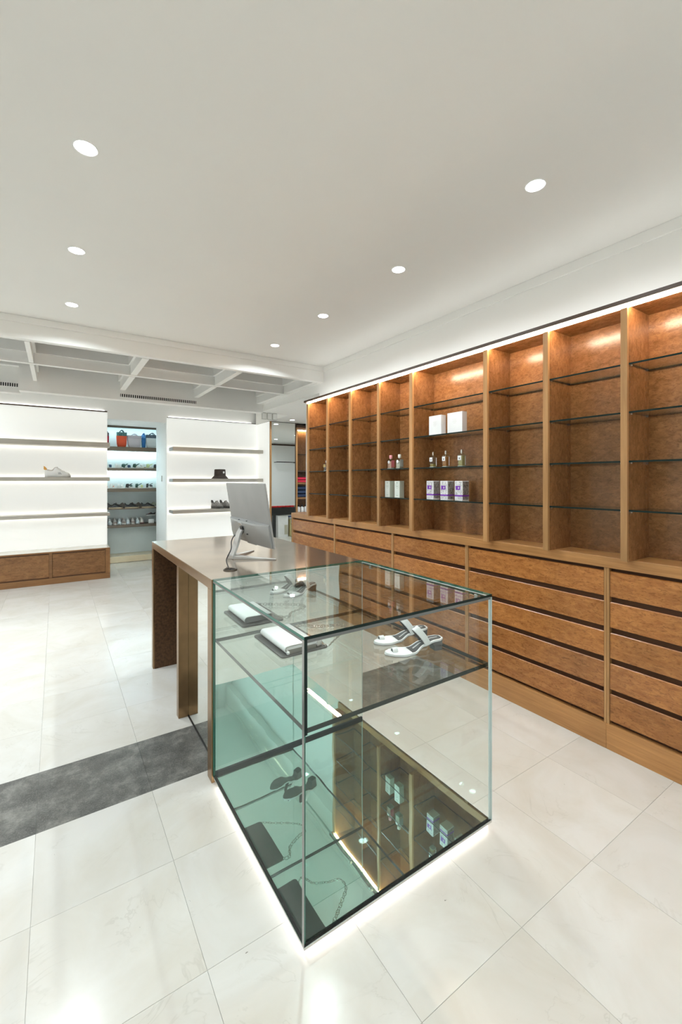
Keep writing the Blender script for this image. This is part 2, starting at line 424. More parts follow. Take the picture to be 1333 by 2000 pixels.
# coffer grid: stepped beams
ZBm = 2.573
def beam_x(y0, y1, x0, x1, front=False):
    b = MB().box(x0, x1, y0, y1, ZBm, 2.676)
    b.box(x0, x1, y0 - (0 if front else 0.02), y1 + 0.02, 2.676, 3.1)
    return part('beam', b, M['ceiling'], ceiling)
def beam_y(x0, x1, y0, y1):
    b = MB().box(x0, x1, y0, y1, ZBm + 0.001, 2.676)
    b.box(x0 - 0.02, x1 + 0.02, y0, y1, 2.676, 3.1)
    return part('beam', b, M['ceiling'], ceiling)
beam_x(4.25, 4.315, -3.3, XT, True)
beam_x(5.105, 5.16, -3.3, XT)
for xc in (-2.0, -1.1, -0.2, 0.694, 1.60, 2.50):
    hw = 0.03 if xc < 2.4 else 0.025
    if xc < -0.1 and xc > -0.3: hw = 0.018
    for y0, y1 in ((4.335, 5.085), (5.18, 6.0)):
        beam_y(xc - hw, xc + hw, y0, y1)
part('soffit_edge', MB().box(2.525, XT, 4.315, 6.12, ZS + 0.1, 3.1), M['ceiling'], ceiling)
band = part('band', MB().box(-0.35, XT, 6.0, 6.12, 2.452, 3.1).box(-3.3, -0.35, 6.2, 6.32, 2.452, 3.1), M['ceiling'], ceiling)

# passage with the lit alcove
struct('wall_alcove', MB().box(0.0, 1.85, 8.80, 8.95, 0, 2.6).box(0.0, 0.12, 8.4, 8.8, 0, 2.6).box(1.72, 1.85, 8.4, 8.8, 0, 2.6).box(0.12, 1.72, 8.4, 8.8, 2.415, 2.6),
       plain('cool plaster', (0.70, 0.76, 0.75), 0.55, vary=0.05, vscale=3.0))
struct('trim_1', MB().box(0.12, 1.72, 8.4, 8.80, 0.0, 0.105), M['step'], bevel=0.004)
jl = thing('jamb_fill', 'added vertical fill strip on the hidden left jamb of the doorway', 'lamp strip', (0.66, 8.1, 0.2))  # unseen strip added to brighten the passage and the lower alcove wall
part('strip', MB().box(0.6555, 0.663, 8.08, 8.11, 0.2, 2.2), emitter('jamb fill', (0.80, 0.97, 1.0), 15.0), jl)
part('switch_plate', MB().box(1.508, 1.52, 7.86, 7.90, 1.42, 1.52), M['nickel'], wall_back, bevel=0.003)

# ================================================================== LAMPS
def downlight(x, y, z, label, power=DOWNLIGHT_W, group='recessed ceiling downlights', spread=155):
    t = thing('downlight', label, 'ceiling lamp', (x, y, z), 0, group)
    part('trim_ring', MB().loft([[(r * math.cos(a * math.pi / 12), r * math.sin(a * math.pi / 12), zz) for a in range(24)] for r, zz in ((0.037, -0.001), (0.042, -0.003), (0.044, 0.0), (0.037, -0.0005))], cap=False), M['white_wall'], t, local=True, smooth=True)
    part('lens', MB().lathe([(0.0372, -0.0008), (0.0372, -0.003)], seg=24), M['lens'], t, local=True)
    area_light('lamp', t, (0, 0, -0.008), power, 0.072, spread=spread)
    return t
rowname = {0: 'left row', 1: 'right row'}
ly = [3.765, 2.862, 1.957]
for k, y in enumerate(ly):
    downlight(0.096, y, ZC, ['ceiling downlight of the left row nearest the coffered beam', 'middle visible ceiling downlight of the left row', 'largest looking ceiling downlight high in the upper left'][k], DOWNLIGHT_W * [1.3, 1.1, 0.75][k])
ry = [3.822, 2.92, 2.02, 1.109]
for k, y in enumerate(ry):
    downlight(1.765, y, ZC, ['smallest ceiling downlight of the right row by the coffered beam', 'second ceiling downlight from the coffered beam in the right row', 'third ceiling downlight from the coffered beam in the right row', 'nearest ceiling downlight of the right row in front of the shelving'][k], DOWNLIGHT_W * [1.3, 1.15, 0.9, 0.75][k])
hid = 'recessed ceiling downlight outside the photo, beside or behind the camera'
for x, ys in ((0.096, (1.05, 0.145, -1.2, -2.5)), (1.765, (0.2, -1.2, -2.5)), (-1.57, (3.765, 2.862, 1.957, 1.05, 0.145, -1.2, -2.5))):
    for y in ys: downlight(x, y, ZC, hid, (1.2 if x < -1 and y > 2.5 else 0.5 if y > 0 else 0.9) * DOWNLIGHT_W)
for x, y in ((-0.65, 4.7), (-0.65, 5.55), (-1.55, 4.7), (-1.55, 5.55)):  # out-of-view lamps added to lift the far floor
    downlight(x, y, 2.80, 'added fill downlight in a coffer beyond the left edge', 0.7 * DOWNLIGHT_W, spread=100)
for x, y in ((-1.45, 6.75), (-2.35, 6.75)):  # two more added lamps out of view, filling the far end
    downlight(x, y, ZC, 'added fill downlight near the left backlit panel beyond the left edge', 1.5 * DOWNLIGHT_W)
downlight(3.36, 6.577, ZS, 'soffit downlight in front of the tall mirror', 5.0)
for x, y in ((3.36, 5.4), (4.6, 6.4), (4.6, 5.0), (4.6, 3.9), (3.4, 4.2)):
    downlight(x, y, ZS, 'soffit downlight of the side room hidden behind the shelving', 5.0)

def vent(name, label, x0, x1, y, z0, z1, n):
    t = thing(name, label, 'vent', ((x0 + x1) / 2, y, z0))
    part('dark_slot', MB().box(x0, x1, y - 0.003, y + 0.0, z0, z1), M['black'], t)
    fr = MB()
    for a in ((x0 - .012, x1 + .012, z0 - .012, z0), (x0 - .012, x1 + .012, z1, z1 + .012), (x0 - .012, x0, z0, z1), (x1, x1 + .012, z0, z1)):
        fr.box(a[0], a[1], y - 0.006, y, a[2], a[3])
    part('frame', fr, M['ceiling'], t)
    fi = MB()
    for k in range(n):
        xx = x0 + (k + 0.5) * (x1 - x0) / n; q = (x1 - x0) / n * 0.18
        fi.box(xx - q, xx + q, y - 0.008, y - 0.002, z0, z1)
    part('fins', fi, M['ceiling'], t, kind='stuff')
a = on_y(235, 768.5, 6.0); b = on_y(384, 788, 6.0)
vent('air_vent', 'long slotted air vent in the white band above the doorway', a.x, b.x, 6.0, 2.487, 2.525, 38)
a = on_y(38, 752, 6.2)
vent('air_vent', 'short slotted air vent at the left edge of the photo', -1.15, a.x, 6.2, 2.52, 2.56, 38)
gm = plain('grille grey', (0.62, 0.61, 0.57), 0.6)
for k, nm in enumerate(('left', 'middle', 'right')):
    a = on_y(512.5 + k * 10.3, 808, 6.07); b = on_y(521 + k * 10.3, 820, 6.07)
    t = thing('soffit_box', nm + ' one of three small pale grey boxes under the soffit by the mirror', 'vent', ((a.x + b.x) / 2, 6.085, ZS), 0, 'small boxes under the soffit')
    part('housing', MB().box(a.x, b.x, 6.07, 6.10, 2.365, ZS), gm, t, bevel=0.003)
    part('face_plate', MB().box(a.x + 0.006, b.x - 0.006, 6.068, 6.07, 2.373, ZS - 0.012), M['ceiling'], t)

# ================================================================== SHELVING WALL (right)
ZWT, ZWB = 1.035, 0.976      # worktop
XF = 2.476                   # cabinet front line
XB = 2.405                   # shelving front
XBK = 2.66                   # shelving back
banks = [(4.862, 3.873), (3.873, 2.922), (2.922, 2.096), (2.096, 1.144), (1.144, 0.300)]
blabels = ['five-drawer wooden cabinet at the far end under the shelving', 'wooden drawer cabinet second from the far end, behind the desk', 'wooden drawer cabinet third from the far end, behind the glass case', 'widest looking wooden drawer cabinet just right of the glass case', 'wooden drawer cabinet at the right edge of the photo']
zrows = [(0.822, 0.958), (0.657, 0.793), (0.492, 0.628), (0.325, 0.463), (0.157, 0.299)]
for (ya, yb), lab in zip(banks, blabels):
    t = thing('drawer_cabinet', lab, 'cabinet', (2.57, (ya + yb) / 2, 0), 0, 'wooden drawer cabinets under the shelving')
    part('carcass', MB().box(XF + 0.035, XW - 0.001, yb + 0.0005, ya - 0.0005, 0.0, ZWB), M['groove'], t)
    part('plinth', MB().box(XF, XF + 0.035, yb + 0.0003, ya - 0.0003, 0, 0.135), M['wood_h'], t, bevel=0.0015)
    last_a = ya > 4.5
    part('stile', MB().box(XF + 0.004, XF + 0.035, ya - (0.018 if last_a else 0.0135), ya - 0.0005, 0.135, ZWB), M['wood_v'], t, bevel=0.0015)
    part('stile', MB().box(XF + 0.004, XF + 0.035, yb + 0.0005, yb + 0.0135, 0.135, ZWB), M['wood_v'], t, bevel=0.0015)
    if last_a: part('end_panel', MB().box(XF + 0.002, XW - 0.001, ya - 0.0004, ya + 0.012, 0, ZWB), M['burl_side'], t)
    for z0, z1 in zrows:
        d = MB(); y0, y1 = yb + 0.016, ya - (0.021 if last_a else 0.016)
        # finger-pull drawer front: upper edge sloped back
        d.prism([(XF + 0.008, z0), (XF + 0.008, z1 - 0.004), (XF + 0.012, z1), (XF + 0.034, z1 - 0.012), (XF + 0.034, z0 + 0.004)], 'y', y0, y1)
        part('drawer', d, M['burl'], t)
t = thing('worktop', 'long continuous wooden worktop over the drawer cabinets', 'worktop', (2.57, 1.58, ZWB))
part('board', MB().box(XF - 0.002, XW - 0.0005, 0.288, 4.874, ZWB, ZWT), M['wood_h'], t, bevel=0.003)

ZTOP = 2.322
divY = [(4.314, 4.350), (3.885, 3.916), (3.461, 3.492), (3.016, 3.045), (2.585, 2.621), (1.858, 1.891), (1.432, 1.463), (1.012, 1.043), (0.300, 0.331)]
t = thing('shelving_unit', 'tall open wooden shelving wall with glass shelves and lit cornice', 'shelving', (2.53, 1.5, ZWT))
for k, (y0, y1) in enumerate(divY):
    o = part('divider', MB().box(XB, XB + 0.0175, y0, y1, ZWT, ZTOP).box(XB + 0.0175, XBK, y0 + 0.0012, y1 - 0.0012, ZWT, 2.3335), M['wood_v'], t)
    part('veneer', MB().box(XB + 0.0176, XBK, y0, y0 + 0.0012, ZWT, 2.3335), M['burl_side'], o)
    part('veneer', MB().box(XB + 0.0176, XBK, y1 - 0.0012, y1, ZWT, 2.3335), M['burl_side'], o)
    # rows of shelf-pin holes
    h = MB()
    for yy, sgn in ((y0, -1), (y1, 1)):
        for xx in (XB + 0.03, XBK - 0.04):
            for q in range(30):
                zz = 1.18 + q * 0.032
                h.box(xx - 0.0022, xx + 0.0022, min(yy, yy + sgn * 0.0006), max(yy, yy + sgn * 0.0006), zz - 0.0022, zz + 0.0022)
    part('pin_holes', h, M['groove'], o, kind='stuff')
for (a0, a1), (b0, b1) in zip(divY[:-1], divY[1:]):
    y0, y1 = b1, a0
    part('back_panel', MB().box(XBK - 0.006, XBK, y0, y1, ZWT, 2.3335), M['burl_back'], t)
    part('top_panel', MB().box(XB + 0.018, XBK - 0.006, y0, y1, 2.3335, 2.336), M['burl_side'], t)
    for zt in (2.042, 1.796, 1.547, 1.297):
        s_ = part('glass_shelf', MB().sheet(XB + 0.014, XBK - 0.012, y0 + 0.002, y1 - 0.002, zt - 0.009, zt, 2), [M['glass_shelf'], M['glass_edge_dark']], t)
        cl = MB()
        for xx in (XB + 0.03, XBK - 0.04):
            for yy, sg in ((y0, 1), (y1, -1)):
                cl.box(xx - 0.004, xx + 0.004, min(yy, yy + sg * 0.012), max(yy, yy + sg * 0.012), zt - 0.016, zt - 0.009)
        part('shelf_pins', cl, M['steel'], s_, kind='stuff')
part('cornice', MB().box(XB - 0.024, XBK, 0.28, 4.372, 2.336, 2.358), M['cornice'], t, bevel=0.002)
part('led_strip', MB().box(XB + 0.003, XB + 0.0145, 0.31, 4.345, ZTOP + 0.002, 2.335), M['led_warm'], t, label='glowing warm light strip')
part('uplight_strip', MB().box(2.46, 2.485, 0.31, 4.34, 2.358, 2.364), M['led_up'], t, label='light strip on top of the cornice')

# ================================================================== DESK
DX0, DX1, DY0, DY1, DZ = 0.618, 1.512, 2.052, 3.59, 0.972
t = thing('desk', 'long bronze-clad counter desk joined to the glass case', 'desk', ((DX0 + DX1) / 2, (DY0 + DY1) / 2, 0))
part('top', MB().box(DX0, DX1, DY0, DY1, DZ - 0.05, DZ - 0.0015), M['bronze'], t, bevel=0.002)
part('top_sheet', MB().box(DX0 + 0.001, DX1 - 0.001, DY0 + 0.001, DY1 - 0.001, DZ - 0.0015, DZ), M['bronze_top'], t)
part('end_panel', MB().box(DX0, DX1, DY0, DY0 + 0.066, 0, DZ - 0.05), M['bronze'], t, bevel=0.002)
o = part('end_panel', MB().box(DX0, DX1, DY1 - 0.05, DY1, 0, DZ - 0.05), M['bronze'], t, bevel=0.002)
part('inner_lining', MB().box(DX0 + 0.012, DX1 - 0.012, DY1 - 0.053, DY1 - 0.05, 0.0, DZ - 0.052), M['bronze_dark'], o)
part('leg', MB().box(DX0, 0.676, 2.716, 2.765, 0, DZ - 0.05), M['bronze'], t, bevel=0.002)
part('mirror_panel', MB().box(0.676, 0.684, DY0 + 0.066, 2.765, 0.003, DZ - 0.05), M['mirror'], t, label='mirror panel under the desk top')
part('mirror_foot', MB().box(0.672, 0.6755, DY0 + 0.066, 2.716, 0, 0.006), M['black'], t)
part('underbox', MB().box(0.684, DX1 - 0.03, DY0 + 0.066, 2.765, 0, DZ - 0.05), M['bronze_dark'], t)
gp = on_z(450, 1113, DZ)
gr = MB().loft([[(gp.x + r * math.cos(q * math.pi / 14), gp.y + r * math.sin(q * math.pi / 14), DZ + z) for q in range(28)] for r, z in ((0.036, 0), (0.036, 0.004), (0.031, 0.006), (0.026, 0.003), (0.026, 0.0005))], cap=False)
o = part('grommet', gr, plain('dark nickel', (0.16, 0.135, 0.11), 0.25, 0.8), t, smooth=True, label='round dark metal cable grommet')
part('grommet_hole', MB().lathe([(0.026, 0.0002), (0.026, 0.001)], (gp.x, gp.y, DZ), 24), M['black'], o)

# ================================================================== MONITOR (screen faces +x, back faces the camera side)
base = Vector((0.888, 2.551, DZ))
t = thing('computer_monitor', 'silver desktop monitor seen from behind on the desk', 'monitor', base)
def mon(u, n, y):   # u up along the tilted slab, n out of the back (towards -x)
    a = math.atan2(0.058, 0.362)
    ux, uz = -math.sin(a), math.cos(a)
    nx, nz = -math.cos(a), -math.sin(a)
    return Vector((1.0 + ux * u + nx * n, y, 1.066 + uz * u + nz * n))
HM, MY0, MY1 = 0.367, 2.182, 2.812
def mslab(y0, y1, u0, u1, n0, n1, m=0, b=None):
    b = b or MB()
    vs = [mon(u, n, y) for u, n, y in ((u0, n0, y0), (u1, n0, y0), (u1, n0, y1), (u0, n0, y1), (u0, n1, y0), (u1, n1, y0), (u1, n1, y1), (u0, n1, y1))]
    return b.add(vs, [(0, 3, 2, 1), (4, 5, 6, 7), (0, 1, 5, 4), (1, 2, 6, 5), (2, 3, 7, 6), (3, 0, 4, 7)], m)
part('back_cover', mslab(MY0, MY1, 0, HM, -0.012, 0.0), M['alu'], t, bevel=0.003)
part('screen', mslab(MY0 + 0.008, MY1 - 0.008, 0.02, HM - 0.008, -0.0135, -0.012), M['screen'], t)
# lower housing: swells to a curved ledge
rings = []
ys = [MY0 + 0.008 + (MY1 - MY0 - 0.016) * k / 16 for k in range(17)]
for y in ys:
    s_ = (y - (MY0 + MY1) / 2) / ((MY1 - MY0) / 2); e = max(0.0, 1 - abs(s_) ** 4)
    n = 0.006 + 0.030 * e; uu = 0.128 + 0.004 * s_
    rings.append([mon(0.002, -0.001, y), mon(0.002, 0.004 + 0.008 * e, y), mon(0.05, 0.6 * n + 0.006, y), mon(0.10, n, y), mon(uu, n, y), mon(uu + 0.008, n * 0.86, y), mon(uu + 0.012, 0.001, y), mon(uu + 0.012, -0.001, y)])
hs_ = part('lower_housing', MB().loft(rings), M['alu'], t, smooth=True, angle=28)
b = MB()
for k in range(2):
    y = 2.60 - 0.13 * k
    b.add([mon(0.138, 0.024, y), mon(0.138, 0.024, y + 0.012), mon(0.1405, 0.018, y + 0.012), mon(0.1405, 0.018, y), mon(0.142, 0.025, y), mon(0.142, 0.025, y + 0.012), mon(0.142, 0.018, y + 0.012), mon(0.142, 0.018, y)], [(0, 1, 5, 4), (4, 5, 6, 7), (0, 4, 7, 3)])
part('screws', b, M['black'], hs_)
part('chin_tab', mslab(2.42, 2.56, -0.008, 0.003, -0.008, 0.006), M['alu'], t, bevel=0.003)
part('ports', mslab(2.46, 2.475, 0.060, 0.066, 0.02, 0.036).add([], []), M['black'], hs_)
part('hinge', mslab(2.505, 2.545, 0.088, 0.108, 0.02, 0.046), M['black'], t, bevel=0.003)
# stand: flat tapering arm and a V foot
arm_pts = [(mon(0.128, 0.036, 2.555), 0.026), (on_y(474.5, 1028, 2.551), 0.030), (on_y(467.5, 1040, 2.551), 0.032), (on_y(460.5, 1066, 2.551), 0.035), (base + Vector((0.006, 0, 0.022)), 0.038), (base + Vector((0.002, 0, 0.004)), 0.040)]
rg = []
for p, w in arm_pts:
    rg.append([p + Vector((-0.008, -w, -0.002)), p + Vector((0.008, -w, 0.002)), p + Vector((0.008, w, 0.002)), p + Vector((-0.008, w, -0.002))])
part('stand_arm', MB().loft(rg), M['alu_light'], t, bevel=0.002)
for e in ((1.095, 2.352), (1.103, 2.735)):
    d = Vector((e[0], e[1], DZ)) - base; d.normalize(); s_ = Vector((-d.y, d.x, 0))
    ln = (Vector((e[0], e[1], DZ)) - base).length
    rg = []
    for q, w, hh in ((-0.012, 0.022, 0.024), (0.04, 0.027, 0.018), (ln * 0.6, 0.018, 0.010), (ln, 0.009, 0.006)):
        p = base + d * q
        rg.append([p - s_ * w, p + s_ * w, p + s_ * w + Vector((0, 0, hh)), p - s_ * w + Vector((0, 0, hh))])
    part('foot', MB().loft(rg), M['alu_light'], t, bevel=0.0015)
def bez(pts, n=10):
    out = []
    P_ = [Vector(p) for p in pts]; P_ = [P_[0] * 2 - P_[1]] + P_ + [P_[-1] * 2 - P_[-2]]
    for i in range(1, len(P_) - 2):
        for k in range(n):
            q = k / n; a, b_, c, d = P_[i - 1:i + 3]
            out.append(0.5 * ((2 * b_) + (c - a) * q + (2 * a - 5 * b_ + 4 * c - d) * q * q + (3 * b_ - a - 3 * c + d) * q ** 3))
    out.append(P_[-2]); return out
cp = [on_x(466, 1043, 0.955), on_x(458, 1046, 0.93), on_x(452.5, 1057, 0.905), on_x(452, 1071, 0.875), on_x(447, 1083, 0.842), on_x(442.5, 1094, 0.805), on_x(446, 1107, 0.785), Vector((gp.x, gp.y, DZ + 0.001))]
part('cable', MB().tube(bez(cp), 0.0032, 8), M['black'], t, smooth=True)
part('plug', MB().tube([on_x(467, 1043, 0.957), on_x(458.5, 1046, 0.932)], [0.009, 0.006], 10), M['black'], t, smooth=True)

# ================================================================== GLASS CASE
GX0, GX1, GY0, GY1, GZ0, GZ1 = 0.624, 1.510, 1.143, 2.050, 0.030, 0.975
GT = 0.010
t = thing('glass_display_case', 'large clear glass display case with mirrored base and one shelf', 'display case', ((GX0 + GX1) / 2, (GY0 + GY1) / 2, 0))
GM = [M['glass_left'], M['glass_edge']]; GMD = [M['glass'], M['glass_edge_dark']]
part('light_plinth', MB().box(GX0 + 0.012, GX1 - 0.012, GY0 + 0.012, GY1 - 0.035, 0.0, 0.0265), M['led_case'], t, label='glowing recessed plinth')
part('base_tray', MB().box(GX0, GX1, GY0, GY1 - 0.0005, 0.0265, GZ0 + 0.006), M['steel'], t, bevel=0.001)
part('base_mirror', MB().sheet(GX0 + GT, GX1 - GT, GY0 + GT, GY1 - 0.008, GZ0 + 0.006, GZ0 + 0.014, 2), [M['mirror_base'], M['glass_edge_dark']], t, label='mirror floor of the case')
part('back_mirror', MB().sheet(GX0 + GT, GX1 - GT, GY1 - 0.008, GY1 - 0.001, GZ0 + 0.006, GZ1 - GT, 1), [M['mirror_back'], M['glass_edge']], t, label='greenish mirror back of the case')
part('back_joint', MB().box(GX0 + GT, GX1 - GT, GY1 - 0.014, GY1 - 0.008, GZ0 + 0.014, GZ0 + 0.027), plain('dark teal joint', (0.004, 0.018, 0.021), 0.35, spec=0.12), t)
part('left_pane', MB().sheet(GX0, GX0 + GT, GY0 + GT, GY1 - 0.001, GZ0 + 0.006, GZ1 - GT, 0), GM, t)
part('right_pane', MB().sheet(GX1 - GT, GX1, GY0 + GT, GY1 - 0.001, GZ0 + 0.006, GZ1 - GT, 0), [M['glass'], M['pale_edge']], t)
part('front_pane', MB().sheet(GX0, GX1, GY0, GY0 + GT, GZ0 + 0.006, GZ1 - GT, 1), [M['glass'], M['pale_edge']], t)
part('top_pane', MB().sheet(GX0, GX1, GY0, GY1 - 0.001, GZ1 - GT - 0.002, GZ1, 2, special={2: 2}), [M['glass_top'], M['glass_edge'], M['glass_edge_dark']], t)
ZSH = 0.690
part('shelf', MB().sheet(GX0 + GT + 0.001, GX1 - GT - 0.001, GY0 + GT + 0.001, GY1 - 0.009, ZSH - 0.016, ZSH, 2, special={5: 2}), [M['glass_case_shelf'], M['glass_edge_dark'], M['smoke_edge']], t)
# ground joints of the panes: dark towards the front, grey on the left side
part('front_joint', MB().box(GX0 + GT, GX1 - GT, GY0 - 0.0008, GY0, GZ1 - GT - 0.010, GZ1 - GT), M['smoke_edge'], t)
part('front_joint', MB().box(GX0 + 0.0005, GX0 + 0.0105, GY0 - 0.0008, GY0, ZSH - 0.014, GZ1 - GT), M['glass_edge_dark'], t)
part('side_joint', MB().box(GX0 - 0.0008, GX0, GY0, GY0 + 0.012, GZ0 + 0.006, GZ1 - GT), plain('brushed corner', (0.34, 0.34, 0.33), 0.25, 0.8), t)
part('side_joint', MB().box(GX0 - 0.0008, GX0, GY0 + 0.012, GY1 - 0.001, GZ1 - GT - 0.007, GZ1 - GT), M['smoke_edge'], t)
for p in ((GX1 - 0.03, GY0 + 0.05), (GX1 - 0.03, GY1 - 0.12)):
    part('clip', MB().box(p[0], p[0] + 0.019, p[1], p[1] + 0.018, GZ1 - GT - 0.02, GZ1 - GT), M['steel'], t, bevel=0.002)

# ------------------------------------------------------------------ sandals in the case
def smooth_interp(tab, x):
    for (a, va), (b, vb) in zip(tab[:-1], tab[1:]):
        if x <= b:
            q = (x - a) / (b - a); q = q * q * (3 - 2 * q); return va + (vb - va) * q
    return tab[-1][1]
def sandal(label, loc, rz, side):
    """local: heel at x=0, toe at x=.275, up z"""
    t = thing('heeled_sandal', label, 'sandal', loc, rz, 'white heeled sandals in the glass case')
    HW = [(0.0, 0.014), (0.02, 0.028), (0.06, 0.030), (0.105, 0.027), (0.16, 0.037), (0.205, 0.043), (0.240, 0.036), (0.264, 0.021), (0.276, 0.006)]
    CY = [(0.0, 0.0), (0.08, 0.0), (0.16, 0.004 * side), (0.276, -0.006 * side)]
    ZP = [(0.0, 0.052), (0.05, 0.050), (0.10, 0.036), (0.155, 0.0135), (0.19, 0.0108), (0.276, 0.0125)]
    xs = [0.276 * k / 40 for k in range(41)]
    def ring(x, ins, z0, z1):
        w = max(0.002, smooth_interp(HW, x) - ins); c = smooth_interp(CY, x); z = smooth_interp(ZP, x)
        return [(x, c - w, z + z0), (x, c + w, z + z0), (x, c + w, z + z1), (x, c - w, z + z1)]
    part('sole', MB().loft([ring(x, 0, -0.008, 0.0) for x in xs]), M['white'], t, local=True, smooth=True)
    part('outsole', MB().loft([ring(x, 0.0012, -0.0105, -0.008) for x in xs]), M['charcoal'], t, local=True, smooth=True, label='charcoal outsole')
    ins = part('insole', MB().loft([ring(x, 0.007, 0.0, 0.0012) for x in xs if 0.006 < x < 0.175]), M['charcoal'], t, local=True, smooth=True, label='charcoal insole')
    le = MB()
    for x0, n in ((0.022, 8), (0.105, 8)):
        for k in range(n):
            x = x0 + k * 0.0052; z = smooth_interp(ZP, x); z2 = smooth_interp(ZP, x + 0.003)
            for a, b_ in ((-0.004, -0.0025), (-0.004, 0.0035)) if k % 2 else ((0.002, 0.0035), (-0.004, 0.0035)):
                le.add([(x, a, z + 0.0017), (x + 0.0032, a, z2 + 0.0017), (x + 0.0032, b_, z2 + 0.0017), (x, b_, z + 0.0017)], [(0, 1, 2, 3)])
    part('lettering', le, M['white'], ins, local=True)
    # vamp over the toes
    vp = []
    for x in [0.165 + 0.110 * k / 14 for k in range(15)]:
        w = max(0.003, smooth_interp(HW, x) - 0.0005); c = smooth_interp(CY, x); z = smooth_interp(ZP, x)
        hh = 0.006 + 0.006 * math.sin(min(1, (x - 0.165) / 0.05) * math.pi)
        cut = 0.5 if x < 0.178 else 1
        vp.append([(x + 0.012 * (1 - abs(q)) * (1 - (x - 0.165) / 0.11), c + w * q, z + 0.0005 + hh * (1 - q * q) ** 0.7) for q in [-1 + 2 * k / 10 for k in range(11)]] + [(x, c + w, z), (x, c - w, z)])
    part('toe_vamp', MB().loft(vp), M['white'], t, local=True, smooth=True)
    # toe ring
    z = smooth_interp(ZP, 0.236)
    rg = []
    for x in (0.224, 0.236, 0.248):
        rg.append([(x, 0.004 * side + 0.013 * math.cos(a), z + 0.006 + 0.016 * math.sin(a)) for a in [math.pi * k / 10 for k in range(11)]] + [(x, 0.004 * side + 0.010 * math.cos(a), z + 0.006 + 0.0135 * math.sin(a)) for a in [math.pi * (10 - k) / 10 for k in range(11)]])
    o = part('toe_ring', MB().loft(rg), [M['white']], t, local=True, smooth=True)
    part('ring_lining', MB().loft([[(x, 0.004 * side + 0.0098 * math.cos(a), z + 0.006 + 0.0133 * math.sin(a)) for a in [math.pi * k / 10 for k in range(11)]] + [(x, 0, z + 0.004)] for x in (0.225, 0.2475)]), M['charcoal'], o, local=True, smooth=True)
    # instep strap: broad arch
    rg, rl = [], []
    for dx, k in ((-0.0125, 0), (0.0125, 1)):
        o1, i1, l1 = [], [], []
        for q in range(17):
            a = math.pi * q / 16; w = 0.0285
            xx = 0.084 + dx + 0.050 * math.sin(a); zz = smooth_interp(ZP, 0.084 + dx) - 0.002 + (0.072 - 0.006 * k) * math.sin(a) ** 0.8
            o1.append((xx, -w * 1.02 * math.cos(a), zz)); i1.append((xx + 0.0004, -(w - 0.0025) * math.cos(a), zz - 0.0025)); l1.append((xx + 0.0006, -(w - 0.0032) * math.cos(a), zz - 0.0034))
        rg.append(o1 + list(reversed(i1))); rl.append(i1 + list(reversed(l1)))
    o = part('instep_strap', MB().loft(rg), M['white'], t, local=True, smooth=True)
    part('strap_lining', MB().loft(rl), M['charcoal'], o, local=True, smooth=True)
    # block heel
    hh = []
    for z, x0, x1, w in ((0.0, 0.004, 0.046, 0.022), (0.02, 0.003, 0.047, 0.0225), (0.042, 0.002, 0.062, 0.026)):
        hh.append([(x0 + 0.008, -w, z), (x1, -w, z), (x1, w, z), (x0 + 0.008, w, z), (x0, w * 0.6, z), (x0, -w * 0.6, z)])
    part('heel', MB().loft(hh), M['grey_heel'], t, local=True, label='grey block heel')
    return t
sandal('white heeled sandal lying nearer the front pane of the glass case', (1.452, 1.372, ZSH), math.atan2(0.068, -0.272), 1)
sandal('white heeled sandal standing behind the other one in the glass case', (1.492, 1.506, ZSH), math.atan2(0.070, -0.272), -1)

# ------------------------------------------------------------------ clutch bag
t = thing('clutch_bag', 'white clutch bag with chain lying on dark pad in the glass case', 'bag', (0.9, 1.8, ZSH))
def rrect(x0, x1, y0, y1, r, n=5):
    out = []
    for cx_, cy_, a0 in ((x1 - r, y1 - r, 0), (x0 + r, y1 - r, 90), (x0 + r, y0 + r, 180), (x1 - r, y0 + r, 270)):
        for k in range(n + 1):
            a = R(a0 + 90 * k / n); out.append((cx_ + r * math.cos(a), cy_ + r * math.sin(a)))
    return out
part('dark_pad', MB().prism(rrect(0.797, 1.030, 1.655, 1.975, 0.018), 'z', ZSH, ZSH + 0.006), plain('dark taupe leather', (0.085, 0.08, 0.072), 0.5), t, label='dark taupe leather back panel')
prof = [(0.800, ZSH + 0.018)]
for k in range(9):
    a = math.pi / 2 + math.pi * k / 8
prof = [(0.834 + 0.016 * math.cos(math.pi / 2 + math.pi * k / 8), ZSH + 0.026 + 0.016 * math.sin(math.pi / 2 + math.pi * k / 8)) for k in range(9)]
prof = prof + [(0.972, ZSH + 0.012), (0.980, ZSH + 0.018), (0.980, ZSH + 0.034), (0.970, ZSH + 0.040)]
part('body', MB().prism(prof, 'y', 1.675, 1.940), M['white'], t, smooth=True, angle=50, bevel=0.002)
part('edge_piping', MB().tube([(0.840, 1.673, ZSH + 0.012), (0.823, 1.673, ZSH + 0.024), (0.826, 1.673, ZSH + 0.036), (0.85, 1.673, ZSH + 0.040), (0.976, 1.673, ZSH + 0.038)], 0.0016, 6), plain('taupe edge', (0.33, 0.31, 0.27), 0.5), t, smooth=True)
part('inner_fold', MB().box(0.835, 0.976, 1.6745, 1.935, ZSH + 0.006, ZSH + 0.024), plain('taupe edge 2', (0.25, 0.235, 0.2), 0.5), t)
part('clasp', MB().box(0.980, 1.008, 1.675, 1.71, ZSH + 0.008, ZSH + 0.034), plain('frosted clasp', (0.6, 0.59, 0.57), 0.25, 0.7), t, bevel=0.003)
part('knot', MB().lathe([(0.002, -0.008), (0.008, -0.004), (0.008, 0.004), (0.002, 0.008)], (0.832, 1.669, ZSH + 0.014), 8), M['white'], t)
cz = ZSH + 0.006
